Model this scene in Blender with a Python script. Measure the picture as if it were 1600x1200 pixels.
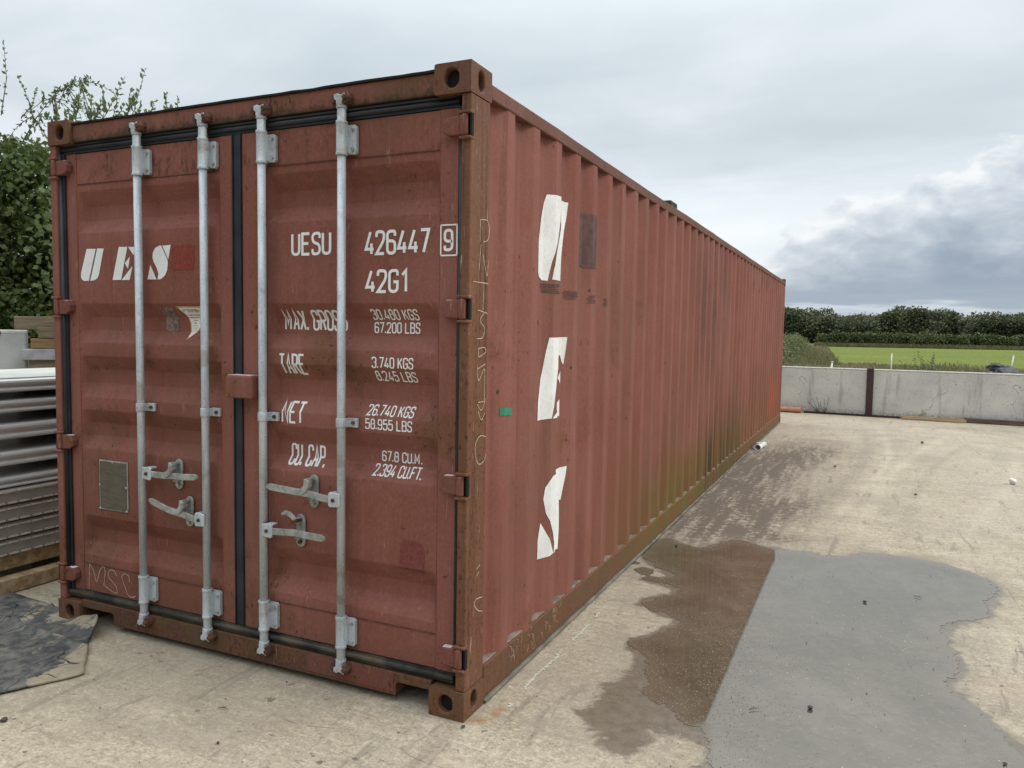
import bpy, bmesh, math, random
import numpy as np
from mathutils import Vector, Matrix, noise
R = math.radians
random.seed(7); rng = np.random.default_rng(11)
scene = bpy.context.scene
for o in list(bpy.data.objects): bpy.data.objects.remove(o)
COL = scene.collection

# ------------------------------------------------------------------ camera
cam_d = bpy.data.cameras.new('camera'); cam = bpy.data.objects.new('camera', cam_d); COL.objects.link(cam)
CAM = Vector((1.40736, -2.64763, 1.56354)); YAW, PITCH, ROLL, FPX = -0.431017, -0.066945, 0.0161806, 1207.5
fwd = Vector((math.sin(YAW)*math.cos(PITCH), math.cos(YAW)*math.cos(PITCH), math.sin(PITCH)))
rt = Vector((math.cos(YAW), -math.sin(YAW), 0)); up = rt.cross(fwd)
r2 = rt*math.cos(ROLL)+up*math.sin(ROLL); u2 = -rt*math.sin(ROLL)+up*math.cos(ROLL)
cam.matrix_world = Matrix(((r2.x,u2.x,-fwd.x,CAM.x),(r2.y,u2.y,-fwd.y,CAM.y),(r2.z,u2.z,-fwd.z,CAM.z),(0,0,0,1)))
cam_d.sensor_width = 36; cam_d.lens = FPX/1600*36; cam_d.clip_end = 5000; cam_d.clip_start = 0.05
scene.camera = cam
scene.render.resolution_x, scene.render.resolution_y = 1024, 768
scene.view_settings.view_transform = 'Standard'; scene.view_settings.look = 'None'
scene.view_settings.gamma = 1; scene.view_settings.exposure = 0.18

# ------------------------------------------------------------------ node helpers
class NT:
    def __init__(s, tree): s.t = tree
    def n(s, typ, ins=None, out=0, **props):
        nd = s.t.nodes.new(typ)
        for k, v in props.items(): setattr(nd, k, v)
        for k, v in (ins or {}).items():
            sock = nd.inputs[k]
            if hasattr(v, 'is_linked') or isinstance(v, bpy.types.NodeSocket): s.t.links.new(v, sock)
            else:
                if sock.type == 'RGBA' and len(v) == 3: v = (*v, 1)
                sock.default_value = v
        return nd.outputs[out]
    def m(s, op, a, b=0.0, c=0.0, clamp=False):
        return s.n('ShaderNodeMath', {0: a, 1: b, 2: c}, operation=op, use_clamp=clamp)
    def ss(s, x, a, b, lo=0.0, hi=1.0):     # smoothstep map
        return s.n('ShaderNodeMapRange', {0: x, 1: a, 2: b, 3: lo, 4: hi}, interpolation_type='SMOOTHSTEP')
    def mix(s, f, a, b, mode='MIX'):
        nd = s.t.nodes.new('ShaderNodeMix'); nd.data_type = 'RGBA'; nd.blend_type = mode
        for i, v in ((0, f), (6, a), (7, b)):
            if isinstance(v, bpy.types.NodeSocket): s.t.links.new(v, nd.inputs[i])
            else: nd.inputs[i].default_value = (*v, 1) if (i and len(v) == 3) else v
        return nd.outputs[2]
    def noise(s, vec, scale, detail=4, rough=.55, dist=0.0):
        return s.n('ShaderNodeTexNoise', {'Vector': vec, 'Scale': scale, 'Detail': detail, 'Roughness': rough, 'Distortion': dist})
    def vm(s, vec, sc):
        return s.n('ShaderNodeVectorMath', {0: vec, 1: sc}, operation='MULTIPLY')
    def va(s, vec, o): return s.n('ShaderNodeVectorMath', {0: vec, 1: o}, operation='ADD')
    def ramp(s, x, stops):
        nd = s.t.nodes.new('ShaderNodeValToRGB'); e = nd.color_ramp.elements
        while len(e) < len(stops): e.new(.5)
        for k, (p, c) in enumerate(stops):
            e[k].position = p; e[k].color = (*c, 1) if not isinstance(c, (int, float)) else (c, c, c, 1)
        s.t.links.new(x, nd.inputs[0]); return nd.outputs[0]

# ------------------------------------------------------------------ world: overcast sky
world = bpy.data.worlds.new('World'); scene.world = world; world.use_nodes = True
wt = world.node_tree; wt.nodes.clear(); W = NT(wt)
SUN_EL, SUN_AZ = R(46), R(80)            # azimuth clockwise from +Y
sky = W.n('ShaderNodeTexSky', sky_type='NISHITA', sun_disc=False, sun_elevation=SUN_EL, sun_rotation=SUN_AZ, air_density=1.2, dust_density=2.0)
dirv = W.n('ShaderNodeTexCoord', out=0)
sx = W.t.nodes.new('ShaderNodeSeparateXYZ'); W.t.links.new(dirv, sx.inputs[0]); X, Y, Z = sx.outputs
az = W.m('MULTIPLY', W.m('ARCTAN2', X, Y), 180/math.pi)
el = W.m('MULTIPLY', W.m('ARCSINE', Z), 180/math.pi)
zc = W.m('ADD', W.m('MAXIMUM', Z, 0.0), 0.16)
cx = W.n('ShaderNodeCombineXYZ', {0: W.m('DIVIDE', X, zc), 1: W.m('DIVIDE', Y, zc), 2: 0.0})
lay = W.noise(cx, 0.9, 5, .5, .3)
lay2 = W.noise(W.vm(cx, (.5, 1.1, 1)), 2.2, 6, .55, .4)
base = W.ramp(W.m('ADD', W.m('MULTIPLY', lay, .65), W.m('MULTIPLY', lay2, .35)),
              [(.33, (.53, .60, .65)), (.50, (.64, .705, .75)), (.66, (.80, .85, .88))])
# broad tone by height: bright at 8 deg, greyer around 13, lighter above
hb = W.ramp(W.m('DIVIDE', el, 90.0), [(0.0, .95), (.075, 1.10), (.10, 1.10), (.15, .95), (.23, 1.06), (.30, 1.40), (.45, 2.2), (1.0, 2.9)])
base = W.mix(1.0, base, hb, 'MULTIPLY')
# heavy cumulus bank low on the horizon
azn = W.m('DIVIDE', W.m('ADD', az, 30.0), 90.0)   # -30..60 -> 0..1
bank_top = W.m('MULTIPLY', W.ramp(azn, [(0.0, .10), (.20, .20), (.235, .33), (.27, .50), (.31, .66), (.36, .80), (.43, .92), (.60, .75), (1.0, .40)]), 13.6)
sph = W.n('ShaderNodeCombineXYZ', {0: W.m('MULTIPLY', az, .12), 1: W.m('MULTIPLY', el, .17), 2: 0.0})
puff = W.noise(sph, 2.6, 9, .56, .35)
puff2 = W.noise(W.va(sph, (7.3, 2.1, 0)), .9, 3, .5)
depth = W.m('ADD', W.m('SUBTRACT', bank_top, el), W.m('ADD', W.m('MULTIPLY', W.m('SUBTRACT', puff, .5), 5.6), W.m('MULTIPLY', W.m('SUBTRACT', puff2, .5), 3.0)))
bmask = W.ss(depth, -.2, .65)
bshade = W.m('ADD', W.m('MULTIPLY', depth, .10), W.m('MULTIPLY', W.m('SUBTRACT', W.noise(W.vm(sph, (1, 1.35, 1)), 2.6, 6, .52, .3), .5), .95))
bcol = W.ramp(bshade, [(0.0, (.84, .865, .885)), (.07, (.75, .79, .82)), (.16, (.66, .71, .76)), (.36, (.50, .56, .625)), (.60, (.375, .435, .515)), (.85, (.29, .35, .435))])
lowl = W.m('ADD', el, W.m('MULTIPLY', W.m('SUBTRACT', W.noise(W.vm(sph, (.5, 3.0, 1)), 3.0, 5, .5), .5), 2.6))
under = W.ramp(W.m('DIVIDE', lowl, 5.0), [(0.0, (.62, .68, .74)), (.22, (.50, .57, .645)), (.40, (.37, .435, .515)), (.62, (.33, .39, .475))])
bcol = W.mix(W.ss(lowl, 2.6, 4.4), under, bcol)
# bright slot just above the tree line
slot = W.m('MULTIPLY', W.ss(W.m('ABSOLUTE', W.m('SUBTRACT', lowl, 1.9)), .5, .05), W.ss(puff2, .40, .55))
bcol = W.mix(W.m('MULTIPLY', slot, .55), bcol, (.72, .77, .80))
c = W.mix(bmask, base, bcol)
glow = W.m('MULTIPLY', W.ss(W.m('ABSOLUTE', W.m('ADD', az, 8.0)), 11, 0), W.ss(W.m('ABSOLUTE', W.m('SUBTRACT', el, 7.3)), 3.6, 0))
c = W.mix(W.m('MULTIPLY', W.m('MULTIPLY', glow, W.m('SUBTRACT', 1.0, bmask)), .7), c, (.93, .96, .98))
# added: unseen low sky behind the camera dimmed to darken the door face
c = W.mix(W.m('MULTIPLY', W.ss(Y, .15, -.45), W.ss(el, 38, 14)), c, W.mix(1.0, c, (.36, .37, .38), 'MULTIPLY'))
below = W.ss(el, -1.5, 0.0)
c = W.mix(below, (.20, .19, .16), c)
b1 = W.n('ShaderNodeBackground', {'Color': sky, 'Strength': 0.10}); b2 = W.n('ShaderNodeBackground', {'Color': c, 'Strength': 1.0})
ms = W.n('ShaderNodeMixShader', {0: .94, 1: b1, 2: b2}); ow = wt.nodes.new('ShaderNodeOutputWorld'); wt.links.new(ms, ow.inputs[0])

sun_d = bpy.data.lights.new('sun', 'SUN'); sun_d.energy = 1.45; sun_d.angle = R(24); sun_d.color = (1, .955, .88)
sun = bpy.data.objects.new('sun', sun_d); COL.objects.link(sun)
sd = Vector((math.sin(SUN_AZ)*math.cos(SUN_EL), math.cos(SUN_AZ)*math.cos(SUN_EL), math.sin(SUN_EL)))
sun.rotation_euler = sd.to_track_quat('Z', 'Y').to_euler()

# ------------------------------------------------------------------ materials
def mat(name):
    m = bpy.data.materials.new(name); m.use_nodes = True; m.node_tree.nodes.clear()
    return m, NT(m.node_tree)
def finish(m, t, col, rough=.7, metal=0.0, bump=None, bstr=.3, bdist=.01, ior=1.45, coat=0.0, spec=.5, **kw):
    ins = {'Base Color': col, 'Roughness': rough, 'Metallic': metal, 'IOR': ior, 'Coat Weight': coat, 'Specular IOR Level': spec}
    ins.update(kw)
    if bump is not None: ins['Normal'] = t.n('ShaderNodeBump', {'Strength': bstr, 'Distance': bdist, 'Height': bump})
    b = t.n('ShaderNodeBsdfPrincipled', ins); o = m.node_tree.nodes.new('ShaderNodeOutputMaterial')
    m.node_tree.links.new(b, o.inputs[0]); return m
def coords(t):
    oc = t.n('ShaderNodeTexCoord', out=3)
    s = t.t.nodes.new('ShaderNodeSeparateXYZ'); t.t.links.new(oc, s.inputs[0])
    return oc, s.outputs[0], s.outputs[1], s.outputs[2]

RED = (.203, .067, .048); RED2 = (.243, .095, .072); RUST = (.150, .066, .030); DARKR = (.050, .026, .018)
def paint(name, base=RED, base2=RED2, top=None, moss=None, rust=.25, grime=.2, streak=.35, side=False, low=0.0, scratch=.5):
    m, t = mat(name); oc, x, y, z = coords(t)
    fade = t.ss(t.noise(t.va(oc, (3, 1, 2)), 1.1, 5, .6), .30, .70)
    col = t.mix(fade, base, base2)
    st = t.noise(t.vm(oc, (14, 14, .55)), 1.6, 5, .6)                       # vertical run-off
    col = t.mix(t.m('MULTIPLY', t.ss(st, .52, .68), streak*.7), col, tuple(c*.55 for c in base))
    col = t.mix(t.m('MULTIPLY', t.ss(st, .46, .30), streak*.35), col, tuple(min(1, c*1.5) for c in base2))
    fine = t.noise(oc, 75, 4, .65)
    col = t.mix(t.ss(fine, .42, .68, 0, .22), col, (.34, .16, .12))
    # brown rusty film and pitted specks
    rn = t.noise(t.va(oc, (11, 4, 7)), 2.6, 8, .68, .3)
    sp = t.noise(t.vm(oc, (1, 1, .6)), 62, 4, .62)
    film = t.m('MULTIPLY', t.ss(rn, .60-.16*rust, .72-.17*rust), .80)
    col = t.mix(t.m('MULTIPLY', film, t.ss(fine, .36, .56, .35, 1)), col, RUST)
    speck = t.m('MULTIPLY', t.ss(sp, .625-.045*rust, .66-.045*rust, 0, .85), t.ss(rn, .53-.12*rust, .64-.10*rust))
    col = t.mix(speck, col, DARKR)
    sp2 = t.noise(t.vm(oc, (1, 1, .7)), 21.0, 3, .55)
    col = t.mix(t.ss(sp2, .715, .735, 0, .8), col, DARKR)
    # pale scratches
    sc = t.noise(t.vm(oc, (50, 50, 5)), 1.0, 3, .5, 1.5)
    col = t.mix(t.m('MULTIPLY', t.ss(sc, .685, .70), .6*scratch), col, (.42, .27, .22))
    gr = t.noise(t.vm(oc, (1, 1, .5)), 1.7, 6, .62)
    col = t.mix(t.m('MULTIPLY', t.ss(gr, .46, .64), grime), col, (.105, .065, .035))
    if top:
        tm = t.m('MULTIPLY', t.ss(z, top, top+.03), t.ss(t.noise(t.vm(oc, (1, 1, .8)), 4.2, 6, .7), .46, .60))
        col = t.mix(t.m('MULTIPLY', tm, t.ss(t.noise(t.vm(oc, (1, 1, .35)), 55, 4, .7), .44, .58)), col, (.105, .045, .022))
    if moss:
        mz = t.m('ADD', z, t.m('MULTIPLY', t.m('SUBTRACT', t.noise(t.vm(oc, (1, 1, .3)), 16, 5, .65), .5), .10))
        col = t.mix(t.ss(mz, moss[1], moss[0], 0, .92), col, (.038, .028, .018))
        col = t.mix(t.m('MULTIPLY', t.ss(mz, moss[1]+.05, moss[0]), t.ss(fine, .45, .6)), col, (.09, .048, .026))
    if low: col = t.mix(t.m('MULTIPLY', t.ss(t.m('ADD', z, t.m('MULTIPLY', gr, .25)), .48, .12), low), col, (.085, .050, .024))
    if side:
        # green growth low on the long side, dark wash and rusty area further along
        zz = t.m('ADD', z, t.m('MULTIPLY', t.m('SUBTRACT', t.noise(t.vm(oc, (3, 3, 1)), 2.2, 5, .6), .5), .7))
        g = t.m('MULTIPLY', t.ss(zz, .72, .26), t.ss(y, 1.2, 4.0))
        g = t.m('MULTIPLY', g, t.ss(y, 8.2, 6.0, .25, 1))
        col = t.mix(t.m('MULTIPLY', g, t.ss(fine, .35, .6, .45, .95)), col, (.120, .125, .026))
        tint = t.m('MULTIPLY', t.ss(z, 1.7, .3), t.ss(y, .8, 3.5, .25, .85))
        col = t.mix(t.m('MULTIPLY', tint, t.ss(t.noise(t.vm(oc, (4, 4, .7)), 1.2, 4, .6), .30, .62)), col, (.165, .070, .030))
        dk = t.m('MULTIPLY', t.ss(t.m('ABSOLUTE', t.m('SUBTRACT', y, 5.2)), 1.5, .4), t.ss(t.m('ABSOLUTE', t.m('SUBTRACT', z, 1.75)), 1.0, .2))
        col = t.mix(t.m('MULTIPLY', dk, t.ss(t.noise(t.vm(oc, (5, 5, .5)), 1.2, 6, .65), .40, .62, 0, .55)), col, (.090, .045, .036))
        bl = t.m('MULTIPLY', t.ss(t.m('ABSOLUTE', t.m('SUBTRACT', y, 6.0)), 1.6, .7), t.ss(z, 1.0, .25))
        col = t.mix(t.m('MULTIPLY', bl, t.ss(st, .42, .62, 0, .8)), col, (.040, .032, .014))
        orr = t.m('MULTIPLY', t.ss(t.m('ABSOLUTE', t.m('SUBTRACT', y, 10.8)), .8, .2), t.ss(t.m('ABSOLUTE', t.m('SUBTRACT', z, .55)), .5, .1))
        col = t.mix(t.m('MULTIPLY', orr, .5), col, (.34, .07, .035))
    rough = t.m('ADD', t.m('MULTIPLY', rn, .25), .42)
    bump = t.m('ADD', t.m('MULTIPLY', fine, .25), t.m('ADD', t.m('MULTIPLY', speck, -.8), t.m('MULTIPLY', rn, .6)))
    return finish(m, t, col, t.m('ADD', rough, .08), 0, bump, .32, .0025, spec=.22)
M = {}
M['door'] = paint('door_paint', top=2.262, rust=.42, grime=.30, low=.45)
M['side'] = paint('side_paint', rust=.10, grime=.25, streak=.5, side=True, scratch=.3)
M['frame'] = paint('frame_paint', rust=.65, grime=.35, scratch=.4)
M['header'] = paint('header_paint', moss=(2.483, 2.512), rust=.85, grime=.45)
M['sill'] = paint('sill_paint', base=(.090, .038, .024), base2=(.085, .046, .028), rust=1.0, grime=.7, streak=.5)
M['post'] = paint('post_rust', base=(.110, .038, .023), base2=(.165, .078, .040), rust=.9, grime=.5, streak=1.3, scratch=1.3)
M['casting'] = paint('casting_rust', base=(.130, .048, .032), base2=(.125, .060, .036), rust=.9, grime=.5)
M['casting_low'] = paint('low_casting_rust', base=(.105, .050, .026), base2=(.130, .070, .036), rust=1.0, grime=.7)
M['hinge'] = paint('hinge_paint', base=(.150, .048, .036), base2=(.19, .070, .054), rust=.7, grime=.4)
M['rail'] = paint('rail_paint', base=(.130, .052, .040), base2=(.165, .074, .055), rust=.8, grime=.45)
M['lowrail'] = paint('low_rail_paint', base=(.085, .040, .026), base2=(.095, .055, .034), rust=1.0, grime=.9, streak=.6, side=True)
M['patch'] = paint('touch_up_paint', base=(.215, .040, .024), base2=(.225, .046, .028), rust=0, grime=.15, scratch=0)
M['patch2'] = paint('dark_touch_up_paint', base=(.165, .045, .036), base2=(.18, .05, .04), rust=0, grime=.15, scratch=0)

def simple(name, c1, c2, scale=8, rough=.7, metal=0, bstr=.3, bdist=.003, stretch=(1, 1, 1), spec=.5, detail=5, fine=60, lo=.35, hi=.65):
    m, t = mat(name); oc, x, y, z = coords(t); v = t.vm(oc, stretch)
    n1 = t.noise(v, scale, detail, .62); n2 = t.noise(v, fine, 3, .6)
    col = t.mix(t.ss(n1, lo, hi), c1, c2)
    col = t.mix(t.ss(n2, .45, .85, 0, .35), col, tuple(c*.45 for c in c1))
    return finish(m, t, col, rough, metal, t.m('ADD', n1, t.m('MULTIPLY', n2, .5)), bstr, bdist, spec=spec)
M['gasket'] = simple('black_rubber', (.010, .012, .016), (.024, .026, .031), 5, .5, bstr=.4)
M['gasket_low'] = simple('dusty_rubber', (.016, .018, .020), (.090, .072, .045), 6, .6)
M['black'] = simple('dark_recess', (.006, .005, .005), (.015, .011, .009), 6, .9)  # also stands in for shade in casting holes and hinge gaps
def galv(name, c1=(.40, .43, .45), c2=(.58, .62, .65), st=(30, 30, 4)):
    m, t = mat(name); oc, x, y, z = coords(t)
    n1 = t.noise(t.vm(oc, st), 1.2, 6, .6); n2 = t.noise(oc, 130, 3, .7); n3 = t.noise(oc, 6, 5, .6)
    col = t.mix(t.ss(n1, .3, .7), c1, c2)
    col = t.mix(t.ss(n2, .56, .68, 0, .6), col, (.13, .135, .13))
    col = t.mix(t.ss(n3, .56, .66, 0, .5), col, (.24, .19, .13))
    return finish(m, t, col, t.m('ADD', t.m('MULTIPLY', n3, .3), .35), .25, n2, .5, .001)
M['galv'] = galv('galvanised_steel'); M['galv2'] = galv('weathered_galvanised_steel', (.24, .24, .22), (.44, .44, .41), (22, 22, 22))
M['rustbolt'] = simple('rusty_bolt', (.045, .022, .015), (.13, .055, .03), 30, .85)
M['white'] = simple('white_paint', (.74, .73, .71), (.82, .81, .79), 6, .6, fine=90, bstr=.2)
M['whitetop'] = simple('worn_white_paint', (.72, .71, .67), (.82, .81, .78), 6, .65, fine=70, bstr=.2)
M['dimwhite'] = simple('thin_white_paint', (.50, .42, .38), (.66, .60, .56), 40, .7, fine=120)
M['chalk'] = simple('pale_chalk', (.42, .29, .23), (.60, .47, .40), 60, .9, fine=200)
M['chalk_y'] = simple('yellowish_chalk', (.42, .34, .20), (.62, .55, .40), 60, .9, fine=200)
M['green'] = simple('green_tape', (.02, .19, .11), (.03, .23, .13), 10, .4)
M['plate'] = simple('data_plate', (.095, .080, .058), (.135, .112, .080), 18, .45, .2, stretch=(1, 1, 5), fine=160)
M['residue'] = simple('label_residue', (.080, .042, .038), (.130, .068, .058), 22, .85, fine=120, lo=.35, hi=.65)
M['residue2'] = simple('grey_label_residue', (.10, .065, .05), (.26, .19, .165), 70, .85, fine=150)
M['sticker'] = simple('white_sticker', (.70, .66, .60), (.80, .78, .73), 12, .4, fine=90)
M['orange'] = simple('faded_orange', (.50, .24, .12), (.60, .34, .20), 12, .5)
M['ink'] = simple('sticker_ink', (.05, .05, .05), (.10, .09, .09), 12, .6)
M['pale_top'] = simple('pale_top_colour', (.50, .40, .37), (.72, .66, .62), 90, .9)  # pale colour for top faces; on the hinges it paints reflected light

# ------------------------------------------------------------------ mesh helpers
def link(o, parent=None):
    COL.objects.link(o)
    if parent is not None: o.parent = parent
    return o
def tag(o, label=None, cat=None, group=None, kind=None):
    if label: o['label'] = label
    if cat: o['category'] = cat
    if group: o['group'] = group
    if kind: o['kind'] = kind
    return o
def empty(name, loc, label=None, cat=None, group=None):
    o = bpy.data.objects.new(name, None); o.location = loc; o.empty_display_size = .2; COL.objects.link(o)
    return tag(o, label, cat, group)
def quick(name, V, F, m, parent=None, smooth=False, attr=None):
    """V (n,3) array, F (k,4) or (k,3) array"""
    V = np.asarray(V, dtype=np.float32); F = np.asarray(F, dtype=np.int32); k = F.shape[1]
    me = bpy.data.meshes.new(name); me.vertices.add(len(V)); me.vertices.foreach_set('co', V.ravel())
    me.loops.add(F.size); me.loops.foreach_set('vertex_index', F.ravel())
    me.polygons.add(len(F)); me.polygons.foreach_set('loop_start', np.arange(0, F.size, k, dtype=np.int32))
    me.polygons.foreach_set('loop_total', np.full(len(F), k, dtype=np.int32))
    me.update(calc_edges=True)
    if smooth: me.polygons.foreach_set('use_smooth', np.ones(len(F), dtype=bool))
    if attr:
        for an, (dom, vals) in attr.items():
            a = me.attributes.new(an, 'FLOAT', dom); a.data.foreach_set('value', np.asarray(vals, dtype=np.float32))
    me.materials.append(m); me.validate(); o = bpy.data.objects.new(name, me)
    return link(o, parent)
class B:
    """collects shapes into one mesh; coordinates local to the thing"""
    def __init__(s): s.bm = bmesh.new()
    def box(s, x0, x1, y0, y1, z0, z1, mx=None):
        vs = [s.bm.verts.new(p) for p in ((x0,y0,z0),(x1,y0,z0),(x1,y1,z0),(x0,y1,z0),(x0,y0,z1),(x1,y0,z1),(x1,y1,z1),(x0,y1,z1))]
        for f in ((0,3,2,1),(4,5,6,7),(0,1,5,4),(1,2,6,5),(2,3,7,6),(3,0,4,7)): s.bm.faces.new([vs[i] for i in f])
        if mx is not None: bmesh.ops.transform(s.bm, matrix=mx, verts=vs)
        return s
    def tube(s, pts, rad, n=14, cap=True):
        pts = [Vector(p) for p in pts]; rad = rad if hasattr(rad, '__len__') else [rad]*len(pts); rings = []; prev = None
        for i, p in enumerate(pts):
            d = (pts[min(i+1, len(pts)-1)]-pts[max(i-1, 0)]).normalized()
            ref = prev if prev is not None else (Vector((0, 0, 1)) if abs(d.z) < .9 else Vector((1, 0, 0)))
            a = (ref-d*ref.dot(d)).normalized(); b = d.cross(a); prev = a
            rings.append([s.bm.verts.new(p+(a*math.cos(2*math.pi*k/n)+b*math.sin(2*math.pi*k/n))*rad[i]) for k in range(n)])
        for q, w in zip(rings, rings[1:]):
            for k in range(n):
                f = s.bm.faces.new((q[k], q[(k+1) % n], w[(k+1) % n], w[k])); f.smooth = n > 6
        if cap: s.bm.faces.new(rings[0][::-1]); s.bm.faces.new(rings[-1])
        return s
    def prism(s, pts, fn, t0, t1):
        """outline pts (u,v) extruded from t0 to t1 through fn(u,v,t)->xyz"""
        a = [s.bm.verts.new(fn(u, v, t0)) for u, v in pts]; b = [s.bm.verts.new(fn(u, v, t1)) for u, v in pts]
        n = len(pts); s.bm.faces.new(a[::-1]); s.bm.faces.new(b)
        for i in range(n): s.bm.faces.new((a[i], a[(i+1) % n], b[(i+1) % n], b[i]))
        return s
    def build(s, name, m, parent=None, bevel=0.0, seg=2, smooth=False, shift=None, weld=False):
        if weld: bmesh.ops.remove_doubles(s.bm, verts=s.bm.verts, dist=.0004)
        bmesh.ops.recalc_face_normals(s.bm, faces=s.bm.faces)
        if shift is not None: bmesh.ops.translate(s.bm, vec=shift, verts=s.bm.verts)
        me = bpy.data.meshes.new(name); s.bm.to_mesh(me); s.bm.free(); me.materials.append(m)
        if smooth:
            for p in me.polygons: p.use_smooth = True
        o = bpy.data.objects.new(name, me)
        if bevel:
            md = o.modifiers.new('bevel', 'BEVEL'); md.width = bevel; md.segments = seg; md.limit_method = 'ANGLE'; md.angle_limit = R(35)
        return link(o, parent)
XZ = lambda u, v, t: (u, t, v); YZ = lambda u, v, t: (t, u, v); XY = lambda u, v, t: (u, v, t)

# decals: shapes in a (u,v) plane cut along fold lines and laid on a folded surface
def rounded(poly, rr):
    out = []
    for i, p in enumerate(poly):
        if i in (0, len(poly)-1) or (len(p) > 2): out.append(Vector(p[:2])); continue
        a, b, c = Vector(poly[i-1][:2]), Vector(p[:2]), Vector(poly[i+1][:2])
        da, dc = (a-b), (c-b); q = min(rr, da.length*.5, dc.length*.5)
        p0 = b+da.normalized()*q; p1 = b+dc.normalized()*q
        for k in range(6):
            s = k/5; out.append(p0*(1-s)**2+b*2*s*(1-s)+p1*s*s)
    return out
def ribbon(bm, pts, w, closed=False):
    pts = [Vector(p) for p in pts]; q = [pts[0]]
    for p in pts[1:]:
        if (p-q[-1]).length > 1e-5: q.append(p)
    if closed and (q[0]-q[-1]).length < 1e-5: q.pop()
    n = len(q); L = []; Rr = []
    for i in range(n):
        pa = q[i-1] if (i > 0 or closed) else None; pc = q[(i+1) % n] if (i < n-1 or closed) else None
        d1 = (q[i]-pa).normalized() if pa is not None else None; d2 = (pc-q[i]).normalized() if pc is not None else None
        if d1 is None: d1 = d2
        if d2 is None: d2 = d1
        t = (d1+d2)
        t = t.normalized() if t.length > 1e-4 else d1
        nn = Vector((-t.y, t.x)); k = max(.45, abs(nn.dot(Vector((-d1.y, d1.x))))); nn = nn*(w/2/k)
        L.append(bm.verts.new((q[i].x+nn.x, q[i].y+nn.y, 0))); Rr.append(bm.verts.new((q[i].x-nn.x, q[i].y-nn.y, 0)))
    for i in range(n if closed else n-1):
        j = (i+1) % n
        bm.faces.new((L[i], L[j], Rr[j], Rr[i]))
def decal(name, m, parent, mapper, polys=(), ribbons=(), cuts_u=(), cuts_v=(), layered=False, lift=0.0):
    bm = bmesh.new()
    for P in polys: bm.faces.new([bm.verts.new((p[0], p[1], 0)) for p in P])
    for k, (P, w) in enumerate(ribbons): ribbon(bm, P, w)
    for vals, co, no in ((cuts_u, 0, (1, 0, 0)), (cuts_v, 1, (0, 1, 0))):
        us = [v.co[co] for v in bm.verts]; lo, hi = min(us), max(us)
        for c in vals:
            if lo < c < hi:
                pc = [0, 0, 0]; pc[co] = c
                bmesh.ops.bisect_plane(bm, geom=bm.verts[:]+bm.edges[:]+bm.faces[:], plane_co=pc, plane_no=no, dist=1e-6)
    bmesh.ops.triangulate(bm, faces=[f for f in bm.faces if len(f.verts) > 4])
    for v in bm.verts: v.co = mapper(v.co.x, v.co.y, lift)
    me = bpy.data.meshes.new(name); bm.to_mesh(me); bm.free(); me.materials.append(m)
    return link(bpy.data.objects.new(name, me), parent)

# condensed lettering, strokes on a unit box; a third element = sharp corner
G = {
'0': [[(1,.5),(1,1),(0,1),(0,0),(1,0),(1,.5)]], 'O': [[(1,.5),(1,1),(0,1),(0,0),(1,0),(1,.5)]],
'1': [[(.15,.78),(.6,1,1),(.6,0)]], '2': [[(0,.76),(0,1),(1,1),(1,.62),(0,0,1),(1,0)]],
'3': [[(0,.78),(0,1),(1,1),(1,.53),(.4,.53)],[(.4,.53),(1,.53),(1,0),(0,0),(0,.22)]],
'4': [[(.62,1),(0,.22,1),(1.05,.22)],[(.76,.48),(.76,0)]], '5': [[(.95,1),(.06,1,1),(.06,.56,1),(1,.66),(1,0),(0,0),(0,.22)]],
'6': [[(1,.78),(1,1),(0,1),(0,0),(1,0),(1,.56),(.03,.56)]], '7': [[(0,1),(1,1,1),(.35,0)]],
'8': [[(.5,.53),(.06,.53),(.06,1),(.94,1),(.94,.53),(.5,.53)],[(.5,.53),(0,.53),(0,0),(1,0),(1,.53),(.5,.53)]],
'9': [[(0,.22),(0,0),(1,0),(1,1),(0,1),(0,.44),(.97,.44)]],
'A': [[(0,0),(.5,1,1),(1,0)],[(.2,.3),(.8,.3)]], 'B': [[(.5,0),(0,0,1),(0,1,1),(1,1),(1,.53),(.05,.53)],[(.5,.53),(1,.53),(1,0),(.4,0)]],
'C': [[(1,.74),(1,1),(0,1),(0,0),(1,0),(1,.26)]], 'E': [[(1,1),(0,1,1),(0,0,1),(1,0)],[(0,.52),(.85,.52)]],
'F': [[(1,1),(0,1,1),(0,0)],[(0,.52),(.8,.52)]], 'G': [[(1,.76),(1,1),(0,1),(0,0),(1,0),(1,.46,1),(.5,.46)]],
'K': [[(0,0),(0,1)],[(1,1),(.08,.42)],[(.32,.62),(1,0)]], 'L': [[(0,1),(0,0,1),(1,0)]],
'M': [[(0,0),(0,1,1),(.55,.3,1),(1.1,1,1),(1.1,0)]], 'N': [[(0,0),(0,1,1),(1,0,1),(1,1)]],
'P': [[(0,0),(0,1,1),(1,1),(1,.45),(.05,.45)]], 'R': [[(0,0),(0,1,1),(1,1),(1,.48),(.05,.48)],[(.45,.48),(1,0)]],
'S': [[(1,.76),(1,1),(0,1),(0,.56),(1,.47),(1,0),(0,0),(0,.24)]], 'T': [[(-.05,1),(1.05,1)],[(.5,1),(.5,0)]],
'U': [[(0,1),(0,0),(1,0),(1,1)]], 'X': [[(0,0),(1,1)],[(0,1),(1,0)]], '.': [[(.02,-.02),(.02,.13)]],
}
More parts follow.
